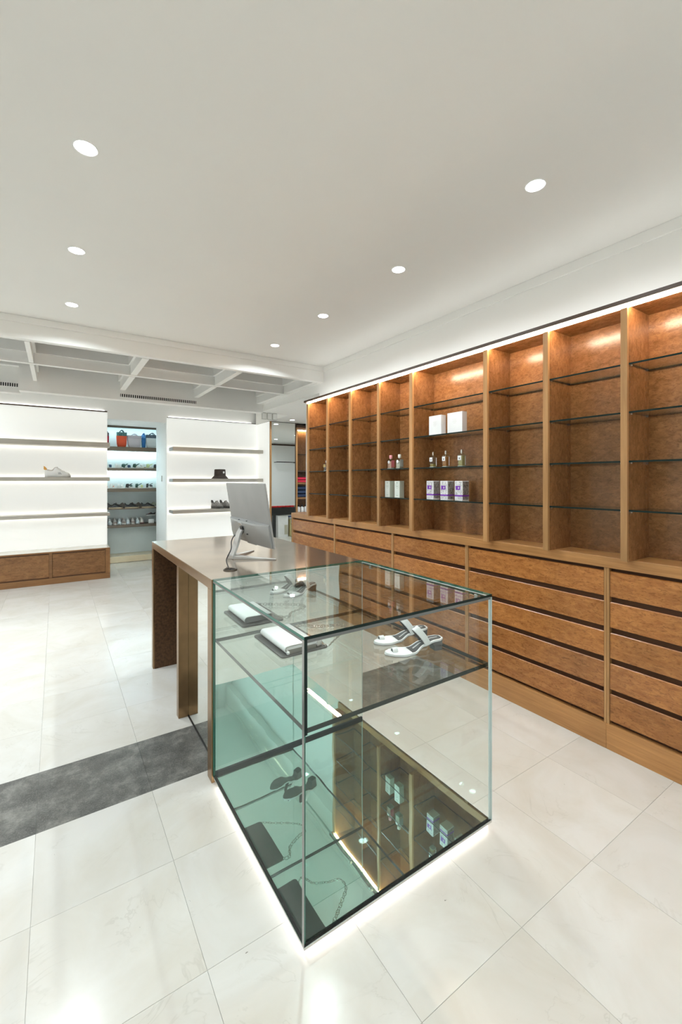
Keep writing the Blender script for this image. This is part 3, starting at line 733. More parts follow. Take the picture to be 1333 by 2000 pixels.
cpts = bez([(1.006, 1.688, ZSH + 0.016), on_z(641, 1262, cz), on_z(655, 1250, cz), on_z(668, 1238, cz), on_z(676, 1228, cz), on_z(664, 1222, cz), on_z(640, 1224, cz), on_z(612, 1225, cz), on_z(588, 1222, cz), (0.966, 1.90, ZSH + 0.02)], 12)
acc = 0; lk = MB(); nxt = 0; side = 0; prev = cpts[0]
for p in cpts[1:]:
    acc += (p - prev).length
    if acc >= nxt:
        d = (p - prev).normalized(); s_ = d.cross(Vector((0, 0, 1))).normalized(); u = s_.cross(d)
        a1 = s_ if side else u
        a1 = (s_ * (0.9 if side else 0.35) + u * (0.35 if side else 0.9)).normalized()
        lp = [p + d * (0.0125 * math.cos(q * math.pi / 5)) + a1 * (0.0075 * math.sin(q * math.pi / 5)) + Vector((0, 0, 0.004)) for q in range(10)]
        lk.tube(lp, 0.0016, 6, closed=True); nxt += 0.0165; side ^= 1
    prev = p
part('chain', lk, M['steel'], t, smooth=True, kind='stuff', label='silver chain strap')

# ================================================================== PERFUMES ON THE GLASS SHELVES
def pbox(name, label, y0, y1, x0, x1, z, h, mats, group, deco=None):
    t = thing(name, label, 'perfume box', ((x0 + x1) / 2, (y0 + y1) / 2, z), 0, group)
    part('carton', MB().box(x0, x1, y0, y1, z, z + h), mats, t, bevel=0.0012)
    if deco: deco(t, y0, y1, x0, x1, z, h)
    return t
film = plain('clear wrapped white card', (0.80, 0.80, 0.79), 0.18, coat=0.4)
emb = plain('embossed pale grey', (0.66, 0.66, 0.65), 0.4)
def deco_white(t, y0, y1, x0, x1, z, h):
    w = y1 - y0; b = MB(); e = 0.0006
    for a, c, q in ((0.36, 0.66, 0.66), (0.40, 0.62, 0.60), (0.36, 0.66, 0.54), (0.42, 0.60, 0.47)):
        b.box(x0 - e, x0, y0 + w * a, y0 + w * c, z + h * q, z + h * (q + 0.03))
    part('embossed_mark', b, emb, t)
for y0, y1, lab in ((2.330, 2.460, 'white wrapped perfume carton, left one on the second glass shelf'), (2.125, 2.268, 'white wrapped perfume carton, right one on the second glass shelf')):
    pbox('white_carton', lab, y0, y1, 2.468, 2.520, 1.796, 0.155, [film], 'white cartons on the second shelf', deco_white)
def speck(name, ca, cb):
    m, nt, out = new_mat(name); p = N(nt, 'BsdfPrincipled', i_Roughness=0.4); L(nt, p, 0, out, 0)
    g_ = N(nt, 'NewGeometry'); mp = N(nt, 'Mapping'); mp.inputs['Scale'].default_value = (130, 130, 60); L(nt, g_, 'Position', mp, 0)
    n = N(nt, 'TexNoise', i_Scale=1.0, i_Detail=2.0, i_Distortion=1.5); L(nt, mp, 0, n, 'Vector')
    r = ramp(nt, [(0.42, ca), (0.56, cb)]); L(nt, n, 'Fac', r, 0); L(nt, r, 0, p, 'Base Color'); return m
pl = speck('paisley pale print', (0.42, 0.40, 0.40), (0.80, 0.79, 0.78)); pd = speck('paisley dark print', (0.10, 0.085, 0.075), (0.40, 0.36, 0.33))
purple = plain('violet print', (0.20, 0.035, 0.42), 0.4)
def deco_purple(t, y0, y1, x0, x1, z, h):
    w = y1 - y0; e = 0.0006
    part('front_print', MB().box(x0 - e, x0, y0 + 0.006, y1 - 0.005, z + 0.006, z + h - 0.005), pl, t)
    part('side_print', MB().box(x0 + 0.007, x1 - 0.003, y0 - e, y0, z + 0.006, z + h - 0.005), pd, t)
    part('band', MB().box(x0 - 2 * e, x1, y0 - 2 * e, y1 - 0.001, z + 0.030, z + 0.041), purple, t, label='violet band')
    lb = part('violet_label', MB().box(x0 - 2 * e, x0 - e, y0 + 0.018, y1 - 0.010, z + 0.078, z + 0.108), purple, t, label='violet square label')
    part('emblem', MB().prism([(y0 + 0.034 + 0.006 * math.sin(q), z + 0.093 + 0.009 * math.cos(q)) for q in [k * math.pi / 3 for k in range(6)]], 'x', x0 - 3 * e, x0 - 2 * e), emb, lb)
for k, (y1, lab) in enumerate(((2.487, 'leftmost violet-banded patterned perfume box on the fourth glass shelf'), (2.340, 'middle violet-banded patterned perfume box on the fourth glass shelf'), (2.196, 'rightmost violet-banded patterned perfume box on the fourth glass shelf'))):
    pbox('patterned_box', lab, y1 - 0.072, y1, 2.468, 2.541, 1.297, 0.144, [M['white_card']], 'violet-banded boxes on the fourth shelf', deco_purple)
green = plain('pale green card', (0.55, 0.60, 0.50), 0.45); gw = plain('greenish white card', (0.72, 0.75, 0.68), 0.45); gd = plain('sage print', (0.33, 0.38, 0.30), 0.5)
def deco_green(t, y0, y1, x0, x1, z, h):
    e = 0.0006; yc = (y0 + y1) / 2
    part('front_face', MB().box(x0 - e, x0, y0, y1, z, z + h), gw, t)
    rg = []
    for r in (0.019, 0.017): rg.append([(x0 - 2 * e, yc + r * math.cos(q * math.pi / 12), z + 0.098 + r * math.sin(q * math.pi / 12)) for q in range(24)])
    part('round_emblem', MB().loft(rg, cap=False), gd, t)
    b = MB().box(x0 - 2 * e, x0 - e, yc - 0.008, yc + 0.008, z + 0.094, z + 0.100).box(x0 - 2 * e, x0 - e, yc - 0.012, yc + 0.012, z + 0.124, z + 0.130).box(x0 - 2 * e, x0 - e, yc - 0.010, yc + 0.010, z + 0.016, z + 0.019)
    part('print', b, gd, t)
for y1, lab in ((3.007, 'pale green perfume box, left one of two on the fourth shelf'), (2.876, 'pale green perfume box, right one of two on the fourth shelf')):
    pbox('green_box', lab, y1 - 0.066, y1, 2.468, 2.520, 1.297, 0.142, [green], 'pale green boxes on the fourth shelf', deco_green)

bot_glass = glass('bottle glass', (0.90, 0.92, 0.88), 1.6)
def bottle(name, label, yc, xc, z, w, d, hb, neck, liquid, liq_h, cap_mat, lab_mat, group, round_label=False, cap_r=0.009, cap_h=0.022):
    t = thing(name, label, 'perfume bottle', (xc, yc, z), 0, group)
    def sec(s_, zz): return [(p[0] * s_, p[1] * s_, zz) for p in rrect(-d / 2, d / 2, -w / 2, w / 2, 0.007, 3)]
    rg = [sec(0.94, 0.0), sec(1, 0.003), sec(1, hb * 0.86), sec(0.94, hb * 0.93), sec(0.72, hb * 0.985), sec(0.30, hb), sec(0.28, hb + neck)]
    part('glass_body', MB().loft(rg), bot_glass, t, local=True, smooth=True, angle=50)
    lw, ldp = w - 0.010, d - 0.010
    part('perfume', MB().loft([[(p[0], p[1], zz) for p in rrect(-ldp / 2, ldp / 2, -lw / 2, lw / 2, 0.004, 2)] for zz in (0.008, liq_h)]), liquid, t, local=True)
    part('base_glass', MB().loft([[(p[0], p[1], zz) for p in rrect(-d / 2 + .001, d / 2 - .001, -w / 2 + .001, w / 2 - .001, 0.006, 2)] for zz in (0.001, 0.007)]), plain('thick glass base', (0.62, 0.63, 0.58), 0.1), t, local=True)
    part('cap', MB().lathe([(cap_r * 0.7, hb + neck - 0.001), (cap_r, hb + neck), (cap_r, hb + neck + cap_h * 0.9), (cap_r * 0.75, hb + neck + cap_h)], seg=16), cap_mat, t, local=True, smooth=True, angle=50)
    part('collar', MB().lathe([(cap_r * 0.9, hb - 0.002), (cap_r * 0.9, hb + neck)], seg=16), M['steel'], t, local=True)
    if round_label:
        part('label_disc', MB().loft([[(-d / 2 - 0.0008, 0.014 * math.cos(q * math.pi / 10), hb * 0.68 + 0.014 * math.sin(q * math.pi / 10)) for q in range(20)], [(-d / 2 - 0.0002, 0.014 * math.cos(q * math.pi / 10), hb * 0.68 + 0.014 * math.sin(q * math.pi / 10)) for q in range(20)]]), M['white_card'], t, local=True)
        part('side_sticker', MB().box(-d / 2 + 0.007, d / 2 - 0.006, -w / 2 - 0.0006, -w / 2, 0.016, hb * 0.86), lab_mat, t, local=True)
    else:
        o = part('label_plate', MB().box(-d / 2 - 0.0007, -d / 2, -w / 2 + 0.010, w / 2 - 0.005, hb * 0.48, hb * 0.82), lab_mat, t, local=True)
        part('label_mark', MB().box(-d / 2 - 0.0010, -d / 2 - 0.0007, -0.002, 0.006, hb * 0.55, hb * 0.68), M['grey_heel'], o, local=True)
        part('side_glint', MB().box(d / 2 - 0.014, d / 2 - 0.007, -w / 2 - 0.0005, -w / 2, 0.012, hb * 0.80), M['white_card'], t, local=True)
    return t
def liq(name, c): return plain(name, c, 0.15, spec=0.6)
bottle('perfume_bottle', 'clear square perfume bottle, leftmost on the third shelf, nearly empty', 2.438, 2.492, 1.547, 0.045, 0.044, 0.096, 0.006, liq('pale gold', (0.33, 0.25, 0.08)), 0.028, M['steel'], M['white_card'], 'clear square bottles on the third shelf')
bottle('perfume_bottle', 'square perfume bottle with amber liquid, middle on the third shelf', 2.305, 2.492, 1.547, 0.045, 0.044, 0.098, 0.006, liq('amber', (0.42, 0.17, 0.05)), 0.078, M['steel'], M['white_card'], 'clear square bottles on the third shelf')
bottle('perfume_bottle', 'square perfume bottle with pale yellow liquid, rightmost on the third shelf', 2.150, 2.492, 1.547, 0.047, 0.045, 0.098, 0.006, liq('straw', (0.42, 0.36, 0.16)), 0.080, M['steel'], M['white_card'], 'clear square bottles on the third shelf')
bottle('perfume_bottle', 'perfume bottle with pink cap on the third shelf', 2.955, 2.492, 1.547, 0.056, 0.048, 0.088, 0.004, liq('rosy', (0.62, 0.40, 0.33)), 0.066, plain('pink cap', (0.72, 0.30, 0.32), 0.4), plain('pink sticker', (0.62, 0.17, 0.19), 0.4), 'round-labelled bottles on the third shelf', True, 0.014, 0.030)
bottle('perfume_bottle', 'perfume bottle with white cap beside the pink-capped one', 2.838, 2.492, 1.547, 0.056, 0.048, 0.090, 0.004, liq('pale', (0.55, 0.53, 0.45)), 0.066, plain('ivory cap', (0.68, 0.67, 0.58), 0.4), plain('sage sticker', (0.40, 0.44, 0.41), 0.4), 'round-labelled bottles on the third shelf', True, 0.014, 0.030)
bottle('perfume_bottle', 'small dark red perfume bottle alone in the far-left shelving bay', 4.055, 2.492, 1.547, 0.060, 0.045, 0.088, 0.005, liq('dark red', (0.07, 0.008, 0.012)), 0.080, M['alu_light'], plain('gold label', (0.45, 0.30, 0.09), 0.35), 'single bottles')

# ================================================================== BACK WALL: lit panels, shelves, low cabinet
PT = 2.497
t = thing('light_panel', 'bright white backlit wall panel left of the doorway', 'wall panel', (-1.3, YB, 0.45))
part('face', MB().box(-3.28, 0.655, YB, YB + 0.03, 0.453, PT - 0.008), M['panel'], t)
part('top_edge', MB().box(-3.28, 0.655, YB - 0.012, YB + 0.03, PT - 0.008, PT + 0.010), M['cornice'], t)
t = thing('light_panel', 'bright white backlit wall panel right of the doorway', 'wall panel', (2.3, YB, 0))
part('face', MB().box(1.53, 3.10, YB, YB + 0.03, 0.0, PT - 0.02), M['panel'], t)
part('side_return', MB().box(3.10, 3.12, 6.925, YB + 0.03, 0.0, PT - 0.03), M['panel'], t)
part('top_edge', MB().box(1.53, 3.10, YB - 0.008, YB + 0.03, PT - 0.02, PT - 0.010).box(3.098, 3.122, 6.905, YB - 0.008, PT - 0.03, PT - 0.022), M['cornice'], t)
part('edge_trim', MB().box(3.094, 3.124, 6.905, 6.925, 0.0, PT - 0.03), M['wood_v'], t)
for lab, x0, x1, zc in (('light strip behind the top of the left backlit panel', -3.2, 0.62, PT + 0.0105), ('light strip behind the top of the right backlit panel', 1.55, 3.0, PT - 0.0095)):
    t = thing('cove_light', lab, 'lamp strip', ((x0 + x1) / 2, YB + 0.013, zc), 0, 'light strips above the backlit panels')
    part('strip', MB().box(x0, x1, YB + 0.004, YB + 0.022, zc, zc + 0.0075), emitter('cove led', (1, 0.98, 0.94), 2.2), t)

YS = 7.205
lefts = [('top', 1.930, 2.000), ('middle', 1.432, 1.487), ('lowest', 0.917, 0.962)]
for nm, z0, z1 in lefts:
    t = thing('wall_shelf', nm + ' floating nickel shelf on the left backlit panel', 'shelf', (-1.3, YB, z0), 0, 'floating shelves on the backlit panels')
    part('board', MB().box(-3.25, 0.663, YS, YB - 0.035, z0, z1), M['nickel'], t, bevel=0.002)
    part('diffuser_top', MB().box(-3.25, 0.655, YB - 0.032, YB - 0.002, z1 - 0.012, z1 - 0.004), M['led_neutral'], t)
    part('diffuser_below', MB().box(-3.25, 0.655, YB - 0.032, YB - 0.002, z0 + 0.004, z0 + 0.012), M['led_neutral'], t)
rights = [('top', 1.918, 1.980), ('middle', 1.412, 1.470), ('lowest', 0.903, 0.958)]
for nm, z0, z1 in rights:
    t = thing('wall_shelf', nm + ' floating nickel shelf on the right backlit panel', 'shelf', (2.3, YB, z0), 0, 'floating shelves on the backlit panels')
    part('board', MB().box(1.555, 3.098, YS, YB - 0.035, z0, z1), M['nickel'], t, bevel=0.002)
    part('end_cap', MB().box(1.549, 1.555, YS + 0.002, YB - 0.035, z0 + 0.004, z1 - 0.004), M['alu'], t)
    part('diffuser_top', MB().box(1.555, 3.098, YB - 0.032, YB - 0.002, z1 - 0.012, z1 - 0.004), M['led_neutral'], t)
    part('diffuser_below', MB().box(1.555, 3.098, YB - 0.032, YB - 0.002, z0 + 0.004, z0 + 0.012), M['led_neutral'], t)

t = thing('low_cabinet', 'long low wooden cabinet under the left backlit panel', 'cabinet', (-1.3, 7.35, 0))
YL = 7.19
part('body', MB().box(-3.25, 0.663, YL + 0.012, YB + 0.028, 0.0, 0.43), M['groove'], t)
part('top_board', MB().box(-3.25, 0.664, YL - 0.003, YB + 0.028, 0.43, 0.449), M['wood_low_frame'], t, bevel=0.002)
part('top_sheet', MB().box(-3.25, 0.662, YL + 0.006, YB - 0.001, 0.449, 0.452), plain('cream panel reflection', (0.80, 0.77, 0.69), 0.2), t)  # lit panel's reflection on the wooden top, painted as a pale sheet
part('plinth', MB().box(-3.25, 0.664, YL, YL + 0.02, 0.0, 0.082), M['wood_low_frame'], t, bevel=0.002)
part('end_panel', MB().box(0.645, 0.664, YL, YB + 0.028, 0.082, 0.43), M['wood_low_frame'], t)
xe = [-3.25 + 0.0]
xs_ = [0.602, -0.062, -0.76, -1.45, -2.14, -2.83]
for x in xs_:
    part('stile', MB().box(x + (0.004 if x > 0.5 else -0.020), x + (0.043 if x > 0.5 else 0.014), YL, YL + 0.02, 0.082, 0.43), M['wood_low_frame'], t)
for x1, x0 in zip(xs_[:-1], xs_[1:]):
    part('door', MB().box(x0 + 0.018, x1 - 0.022 if x1 < 0.5 else x1 + 0.001, YL + 0.004, YL + 0.016, 0.100, 0.414), M['wood_low'], t, bevel=0.002)

# tall mirror, wardrobe and the side room it reflects
t = thing('wall_mirror', 'tall narrow mirror between backlit panel and wardrobe', 'mirror', (3.35, 6.92, 0))
part('mirror_glass', MB().box(3.126, 3.583, 6.905, 6.912, 0.0, ZS - 0.008), M['mirror'], t)
part('backing', MB().box(3.126, 3.60, 6.912, 6.94, 0.0, ZS - 0.002), M['cornice'], t)
part('top_edge', MB().box(3.126, 3.60, 6.902, 6.912, ZS - 0.008, ZS - 0.002), M['cornice'], t)
part('side_edge', MB().box(3.583, 3.60, 6.900, 6.912, 0.0, ZS - 0.008), M['cornice'], t)
t = thing('wardrobe', 'open wooden wardrobe at the end of the shelving wall', 'wardrobe', (4.0, 7.1, 0))
part('side', MB().box(3.602, 3.63, 6.90, 7.34, 0, 2.42), M['wood_v'], t)
part('side', MB().box(4.6, 4.63, 6.90, 7.34, 0, 2.42), M['wood_v'], t)
part('back', MB().box(3.63, 4.6, 7.32, 7.34, 0, 2.40), M['burl_side'], t)
part('cornice', MB().box(3.602, 4.63, 6.885, 7.34, 2.395, 2.435), M['cornice'], t)
part('led_strip', MB().box(3.64, 4.6, 7.26, 7.30, 2.385, 2.395), emitter('wardrobe led', (1, 0.85, 0.65), 22.0), t)
part('glass_shelf', MB().sheet(3.632, 4.598, 6.95, 7.318, 1.905, 1.915, 2), [M['glass_shelf'], M['glass_edge_dark']], t)
for z in (1.62, 1.40, 1.13, 0.86):
    part('shelf', MB().box(3.632, 4.598, 6.92, 7.318, z - 0.03, z), M['wood_low_frame'] if z < 1.5 else M['cornice'], t)
part('base_panel', MB().box(3.632, 4.598, 6.92, 6.94, 0, 0.83), M['burl_side'], t)
def garment(label, z, h, col, n, x0=3.65, x1=3.95):
    t = thing('folded_garment', label, 'clothing', ((x0 + x1) / 2, 7.08, z), 0, 'folded clothes in the wardrobe')
    for k in range(n):
        rg = []
        hh = h / n
        for q in range(9):
            y = 6.935 + 0.34 * q / 8; e = 0.72 + 0.28 * math.sin(math.pi * min(1, max(0, q / 8)))
            rg.append([(x0, y, z + hh * (k + .5 - .5 * e)), (x1, y, z + hh * (k + .5 - .5 * e)), (x1 + .004, y, z + hh * (k + .5)), (x1, y, z + hh * (k + .5 + .48 * e)), (x0, y, z + hh * (k + .5 + .48 * e)), (x0 - .004, y, z + hh * (k + .5))])
        part('fold', MB().loft(rg), plain('cloth', col, 0.6, bump=0.2), t, smooth=True, angle=60)
garment('folded bright red garment in the wardrobe', 1.40, 0.10, (0.62, 0.01, 0.045), 2)
garment('folded dark blue padded jackets stacked in the wardrobe', 1.13, 0.20, (0.012, 0.028, 0.075), 3)
for k in range(3):
    x = 3.69 + k * 0.075
    t = thing('dispenser_bottle', ['white pump bottle with dark cap, left in the wardrobe', 'white pump bottle with dark cap, middle in the wardrobe', 'white pump bottle with dark cap, right in the wardrobe'][k], 'bottle', (x, 6.98, 0.86), 0, 'pump bottles in the wardrobe')
    part('body', MB().lathe([(0.028, 0), (0.03, 0.01), (0.03, 0.085), (0.012, 0.10)], seg=14), M['white_card'], t, local=True, smooth=True)
    part('cap', MB().lathe([(0.013, 0.10), (0.013, 0.13), (0.006, 0.135)], seg=12), M['black'], t, local=True, smooth=True)

t = thing('display_table', 'black table reflected in the tall mirror', 'table', (4.85, 3.55, 0))
part('top', MB().box(4.42, 5.55, 3.2, 3.95, 0.70, 0.745), M['black'], t, bevel=0.003)
part('apron', MB().box(4.44, 5.53, 3.92, 3.945, 0.56, 0.70), M['black'], t)
for x in (4.50, 5.46):
    for y in (3.23, 3.87): part('leg', MB().box(x, x + 0.085, y, y + 0.07, 0, 0.70), M['black'], t)
redm = plain('red leather', (0.55, 0.02, 0.02), 0.4); tanm = plain('tan leather', (0.45, 0.33, 0.18), 0.5)
for k in range(9):
    x = 4.49 + k * 0.12
    o = thing('small_pouch', ['red', 'tan'][k > 5] + ' leather pouch in the row on the reflected black table', 'pouch', (x, 3.80, 0.745), 0, ['red', 'tan'][k > 5] + ' pouches on the black table')
    part('body', MB().loft([[(p[0], p[1], z) for p in rrect(-0.05 * s_, 0.05 * s_, -0.06 * s_, 0.06 * s_, 0.015, 2)] for s_, z in ((0.92, 0), (1, 0.012), (1, 0.028), (0.86, 0.038))]), redm if k < 6 else tanm, o, local=True, smooth=True)
    part('flap', MB().box(-0.046, 0.046, -0.02, 0.052, 0.034, 0.040), redm if k < 6 else tanm, o, local=True, bevel=0.003)
t = thing('display_plinth', 'white display plinth under the reflected black table', 'plinth', (4.85, 3.7, 0))
part('block', MB().box(4.66, 4.945, 3.55, 3.90, 0.0, 0.545), M['white_card'], t, bevel=0.003)
part('plaque', MB().box(4.84, 4.93, 3.90, 3.904, 0.06, 0.30), plain('beige plaque', (0.5, 0.47, 0.36), 0.6), t)
t = thing('wooden_crate', 'pale yellow crate beside the white plinth, seen in the mirror', 'crate', (5.1, 3.75, 0))
cy = plain('pale yellow wood', (0.55, 0.47, 0.22), 0.5)
part('body', MB().box(5.0, 5.22, 3.6, 3.9, 0.0, 0.30), cy, t, bevel=0.004)
part('shelf_board', MB().box(4.99, 5.23, 3.59, 3.91, 0.40, 0.43), cy, t, bevel=0.003)
for x in (5.0, 5.19): part('upright', MB().box(x, x + 0.03, 3.62, 3.89, 0.30, 0.40), cy, t)
for k, (nm, c) in enumerate((('blue', (0.02, 0.10, 0.45)), ('red', (0.6, 0.03, 0.06)))):
    o = thing('small_box', nm + ' and white small carton on the pale yellow crate', 'carton', (5.05 + k * 0.08, 3.78, 0.43))
    part('carton', MB().box(-0.03, 0.03, -0.03, 0.03, 0, 0.06), M['white_card'], o, local=True)
    part('lid', MB().box(-0.032, 0.032, -0.032, 0.032, 0.06, 0.085), plain('lid ' + nm, c, 0.5), o, local=True)
t = thing('wall_rail', 'slim black clothes rail on the side room wall', 'rail', (5.4, 2.95, 1.9))
part('bar', MB().tube([(4.95, 3.20, 1.93), (5.7, 3.20, 1.93)], 0.012, 10), M['black'], t, smooth=True)
for x in (5.0, 5.6): part('bracket', MB().tube([(x, 2.935, 1.93), (x, 3.20, 1.93)], 0.010, 8), M['black'], t)

# ================================================================== GOODS ON THE WALL SHELVES
def shoe(name, label, cat, loc, rz, sole_c, upper_c, acc_c, group=None, Lx=0.29, lace_c=(0.8, 0.8, 0.78), chunky=1.0, high=1.0):
    """local: heel x=0, toe x=Lx"""
    t = thing(name, label, cat, loc, rz, group)
    k = Lx / 0.29
    HW = [(0, 0.024), (0.03, 0.036), (0.10, 0.035), (0.19, 0.047), (0.25, 0.040), (0.29, 0.010)]
    xs = [0.29 * q / 24 for q in range(25)]
    def outline(ins=0.0): return [(x * k, max(0.006, smooth_interp(HW, x) - ins) * k) for x in xs]
    so = outline(-0.003)
    hs = 0.030 * chunky * k
    rg = []
    for z, e in ((0, 0.95), (0.004, 1.0), (hs * 0.8, 1.0), (hs, 0.96)):
        rg.append([(x, -w * e, z + (0.006 * k if x > 0.26 * k and z < 0.005 else 0)) for x, w in so] + [(x, w * e, z) for x, w in reversed(so)])
    part('sole', MB().loft(rg), plain('shoe sole', sole_c, 0.5), t, local=True, smooth=True)
    TZ = [(0, 0.088), (0.03, 0.070), (0.075, 0.064), (0.115, 0.095), (0.132, 0.100), (0.16, 0.080), (0.20, 0.060), (0.25, 0.045), (0.29, 0.030)]
    rg = []
    for x in xs[:-1]:
        w = max(0.006, smooth_interp(HW, x)) * k; zt = (smooth_interp(TZ, x) * high) * k; zb = hs * 0.9
        zt = max(zt, zb + 0.012)
        r_ = []
        for q in range(11):
            a = math.pi * q / 10
            r_.append((x * k, -w * math.cos(a) * (1 - 0.25 * math.sin(a)), zb + (zt - zb) * math.sin(a) ** 0.75))
        rg.append(r_)
    up = part('upper', MB().loft(rg), plain('shoe upper', upper_c, 0.55), t, local=True, smooth=True, angle=60)
    # opening, heel tab, side patch, laces
    part('opening', MB().loft([[(x * k, (0.020 * math.sin(math.pi * (x - 0.02) / 0.10) + 0.002) * s_ * k, (smooth_interp(TZ, x) * high + 0.002) * k) for s_ in (-1, 1)] for x in [0.02 + 0.1 * q / 8 for q in range(9)]], cap=False, closed=False), plain('shoe lining', tuple(c * 0.5 for c in acc_c), 0.8), up, local=True)
    part('heel_tab', MB().prism([(-0.010 * k, 0.070 * k * high), (-0.012 * k, 0.104 * k * high), (0.004 * k, 0.098 * k * high), (0.026 * k, 0.077 * k * high), (0.018 * k, 0.064 * k * high)], 'y', -0.017 * k, 0.017 * k), plain('shoe accent', acc_c, 0.5), up, local=True, bevel=0.003)
    lb = MB()
    for q in range(5):
        x = 0.14 + q * 0.019; z = (smooth_interp(TZ, x) * high + 0.002) * k
        lb.tube([(x * k, -0.026 * k, z - 0.008 * k), (x * k + 0.003, 0, z + 0.003), (x * k, 0.026 * k, z - 0.008 * k)], 0.003 * k, 5)
    part('laces', lb, plain('laces', lace_c, 0.7), up, local=True)
    pb = MB()
    for s_ in (-1, 1):
        pb.add([(0.15 * k, s_ * 0.0475 * k, 0.036 * k), (0.19 * k, s_ * 0.052 * k, 0.036 * k), (0.17 * k, s_ * 0.040 * k, 0.066 * k), (0.145 * k, s_ * 0.037 * k, 0.062 * k)], [(0, 1, 2, 3)])
    part('side_patch', pb, plain('patch', tuple(0.55 * c + 0.03 for c in upper_c), 0.6), up, local=True)
    return t
o = shoe('sneaker', 'white sneaker with orange heel tab on the left middle shelf', 'shoe', (-0.135, 7.30, 1.487), 0.0, (0.88, 0.87, 0.84), (0.92, 0.91, 0.89), (0.80, 0.40, 0.08), Lx=0.31, high=1.4)
# bucket hat
hp = on_y(431, 934, 7.30)
t = thing('bucket_hat', 'dark brown bucket hat with round white badge on the shelf', 'hat', (hp.x, 7.33, 1.470))
hm = plain('brown felt', (0.075, 0.058, 0.05), 0.9, bump=0.5, vary=0.2, vscale=20)
part('crown', MB().lathe([(0.098, 0.042), (0.096, 0.075), (0.093, 0.150), (0.086, 0.160), (0.0, 0.163)], seg=28), hm, t, local=True, smooth=True, angle=60)
part('brim', MB().lathe([(0.098, 0.050), (0.142, 0.003), (0.140, 0.0), (0.094, 0.044)], seg=28), hm, t, local=True, smooth=True, angle=60)
part('badge', MB().lathe([(0.018, 0), (0.018, 0.003), (0.012, 0.005)], seg=16).xf(Matrix.Translation((0.035, -0.088, 0.105)) @ Matrix.Rotation(R(90), 4, 'X')), M['white_card'], t, local=True, label='round white badge')
for k, (px, lab) in enumerate(((424.5, 'left shoe of the black and grey sneaker pair on the shelf'), (441.5, 'right shoe of the black and grey sneaker pair on the shelf'))):
    p = on_y(px, 993, 7.30)
    shoe('sneaker', lab, 'shoe', (p.x - 0.035, 7.47, 0.958), R(-90 + 22 + 3 * k), (0.07, 0.068, 0.065), (0.27, 0.255, 0.24), (0.04, 0.04, 0.04), 'black and grey sneaker pair', Lx=0.28, high=1.4, chunky=1.4, lace_c=(0.6, 0.58, 0.55))

# ================================================================== LIT ALCOVE: shelves, bags, shoes
YA = 8.46
heights = [(2.368, 2.412, 'lintel'), (1.962, 2.032, 'top'), (1.610, 1.656, 'second'), (1.236, 1.296, 'third'), (0.925, 0.940, 'fourth thin'), (0.605, 0.652, 'lowest')]
for z0, z1, nm in heights:
    if nm == 'lintel':
        t = thing('lintel_board', 'grey oak board across the top of the lit alcove', 'board', (0.9, YA, z0))
    else:
        t = thing('alcove_shelf', nm + ' grey oak shelf in the lit alcove', 'shelf', (0.9, YA, z0), 0, 'shelves of the lit alcove')
    part('board', MB().box(0.122, 1.718, YA, 8.798 if nm != 'lintel' else YA + 0.05, z0, z1), M['greywood'], t, bevel=0.002)
    if nm in ('lintel', 'top', 'second'):
        part('led_strip', MB().box(0.15, 1.70, 8.70 if nm != 'lintel' else YA + 0.055, 8.74 if nm != 'lintel' else YA + 0.08, z0 - 0.008, z0 - 0.0005) if nm != 'lintel' else MB().box(0.15, 1.70, 8.60, 8.64, 2.405, 2.4145), M['led_cool'], t)
def ax(px): return on_y(px, 900, 8.56).x
def bag(label, px0, px1, z, h, body_c, top_c, handle_c, depth=0.10):
    x0, x1 = ax(px0), ax(px1); xc, w = (x0 + x1) / 2, (x1 - x0) / 2
    t = thing('handbag', label, 'handbag', (xc, 8.60, z), 0, 'handbags on the top alcove shelf')
    rg = []
    for zz, s_ in ((0, 0.72), (0.02, 0.84), (0.06, 0.93), (h * 0.68, 1.0), (h * 0.74, 1.0)):
        rg.append([(p[0], p[1], zz) for p in rrect(-w * s_, w * s_, -depth / 2 * s_, depth / 2 * s_, min(0.03, w * 0.5), 4)])
    part('body', MB().loft(rg), plain('bag shell', body_c, 0.45), t, local=True, smooth=True, angle=50)
    rg = []
    for zz, s_ in ((h * 0.74, 0.97), (h * 0.84, 0.98), (h * 0.96, 0.99)):
        rg.append([(p[0], p[1], zz + (0.006 if (i % 2) else 0)) for i, p in enumerate(rrect(-w * s_, w * s_, -depth / 2 * s_, depth / 2 * s_, 0.025, 4))])
    part('trim', MB().loft(rg), (plain('bag trim', top_c, 0.5) if top_c[0] > 0.4 else speck('bag trim print', top_c, tuple(min(1, c * 2.5 + 0.10) for c in top_c))), t, local=True)
    for s_ in (-1, 1):
        part('handle', MB().tube([(w * 0.55 * math.cos(a), s_ * depth * 0.4, h * 0.70 + h * 0.42 * math.sin(a)) for a in [math.pi * q / 10 for q in range(11)]], 0.007, 6), plain('bag handle', handle_c, 0.5), t, local=True, smooth=True)
    return t
bag('red bag cut off behind the left panel on the top alcove shelf', 203, 213.5, 2.032, 0.25, (0.42, 0.01, 0.03), (0.05, 0.02, 0.03), (0.02, 0.03, 0.06))
bag('bright orange-red bag with teal trim on the top alcove shelf', 228, 248.5, 2.032, 0.27, (0.66, 0.075, 0.02), (0.01, 0.07, 0.07), (0.01, 0.06, 0.07))
bag('large pale lilac bag on the top alcove shelf', 249, 277, 2.032, 0.22, (0.58, 0.53, 0.56), (0.50, 0.46, 0.50), (0.45, 0.42, 0.46))
bag('blue bag between the lilac and white bags', 277.6, 285, 2.032, 0.24, (0.01, 0.12, 0.33), (0.02, 0.15, 0.36), (0.02, 0.12, 0.3))
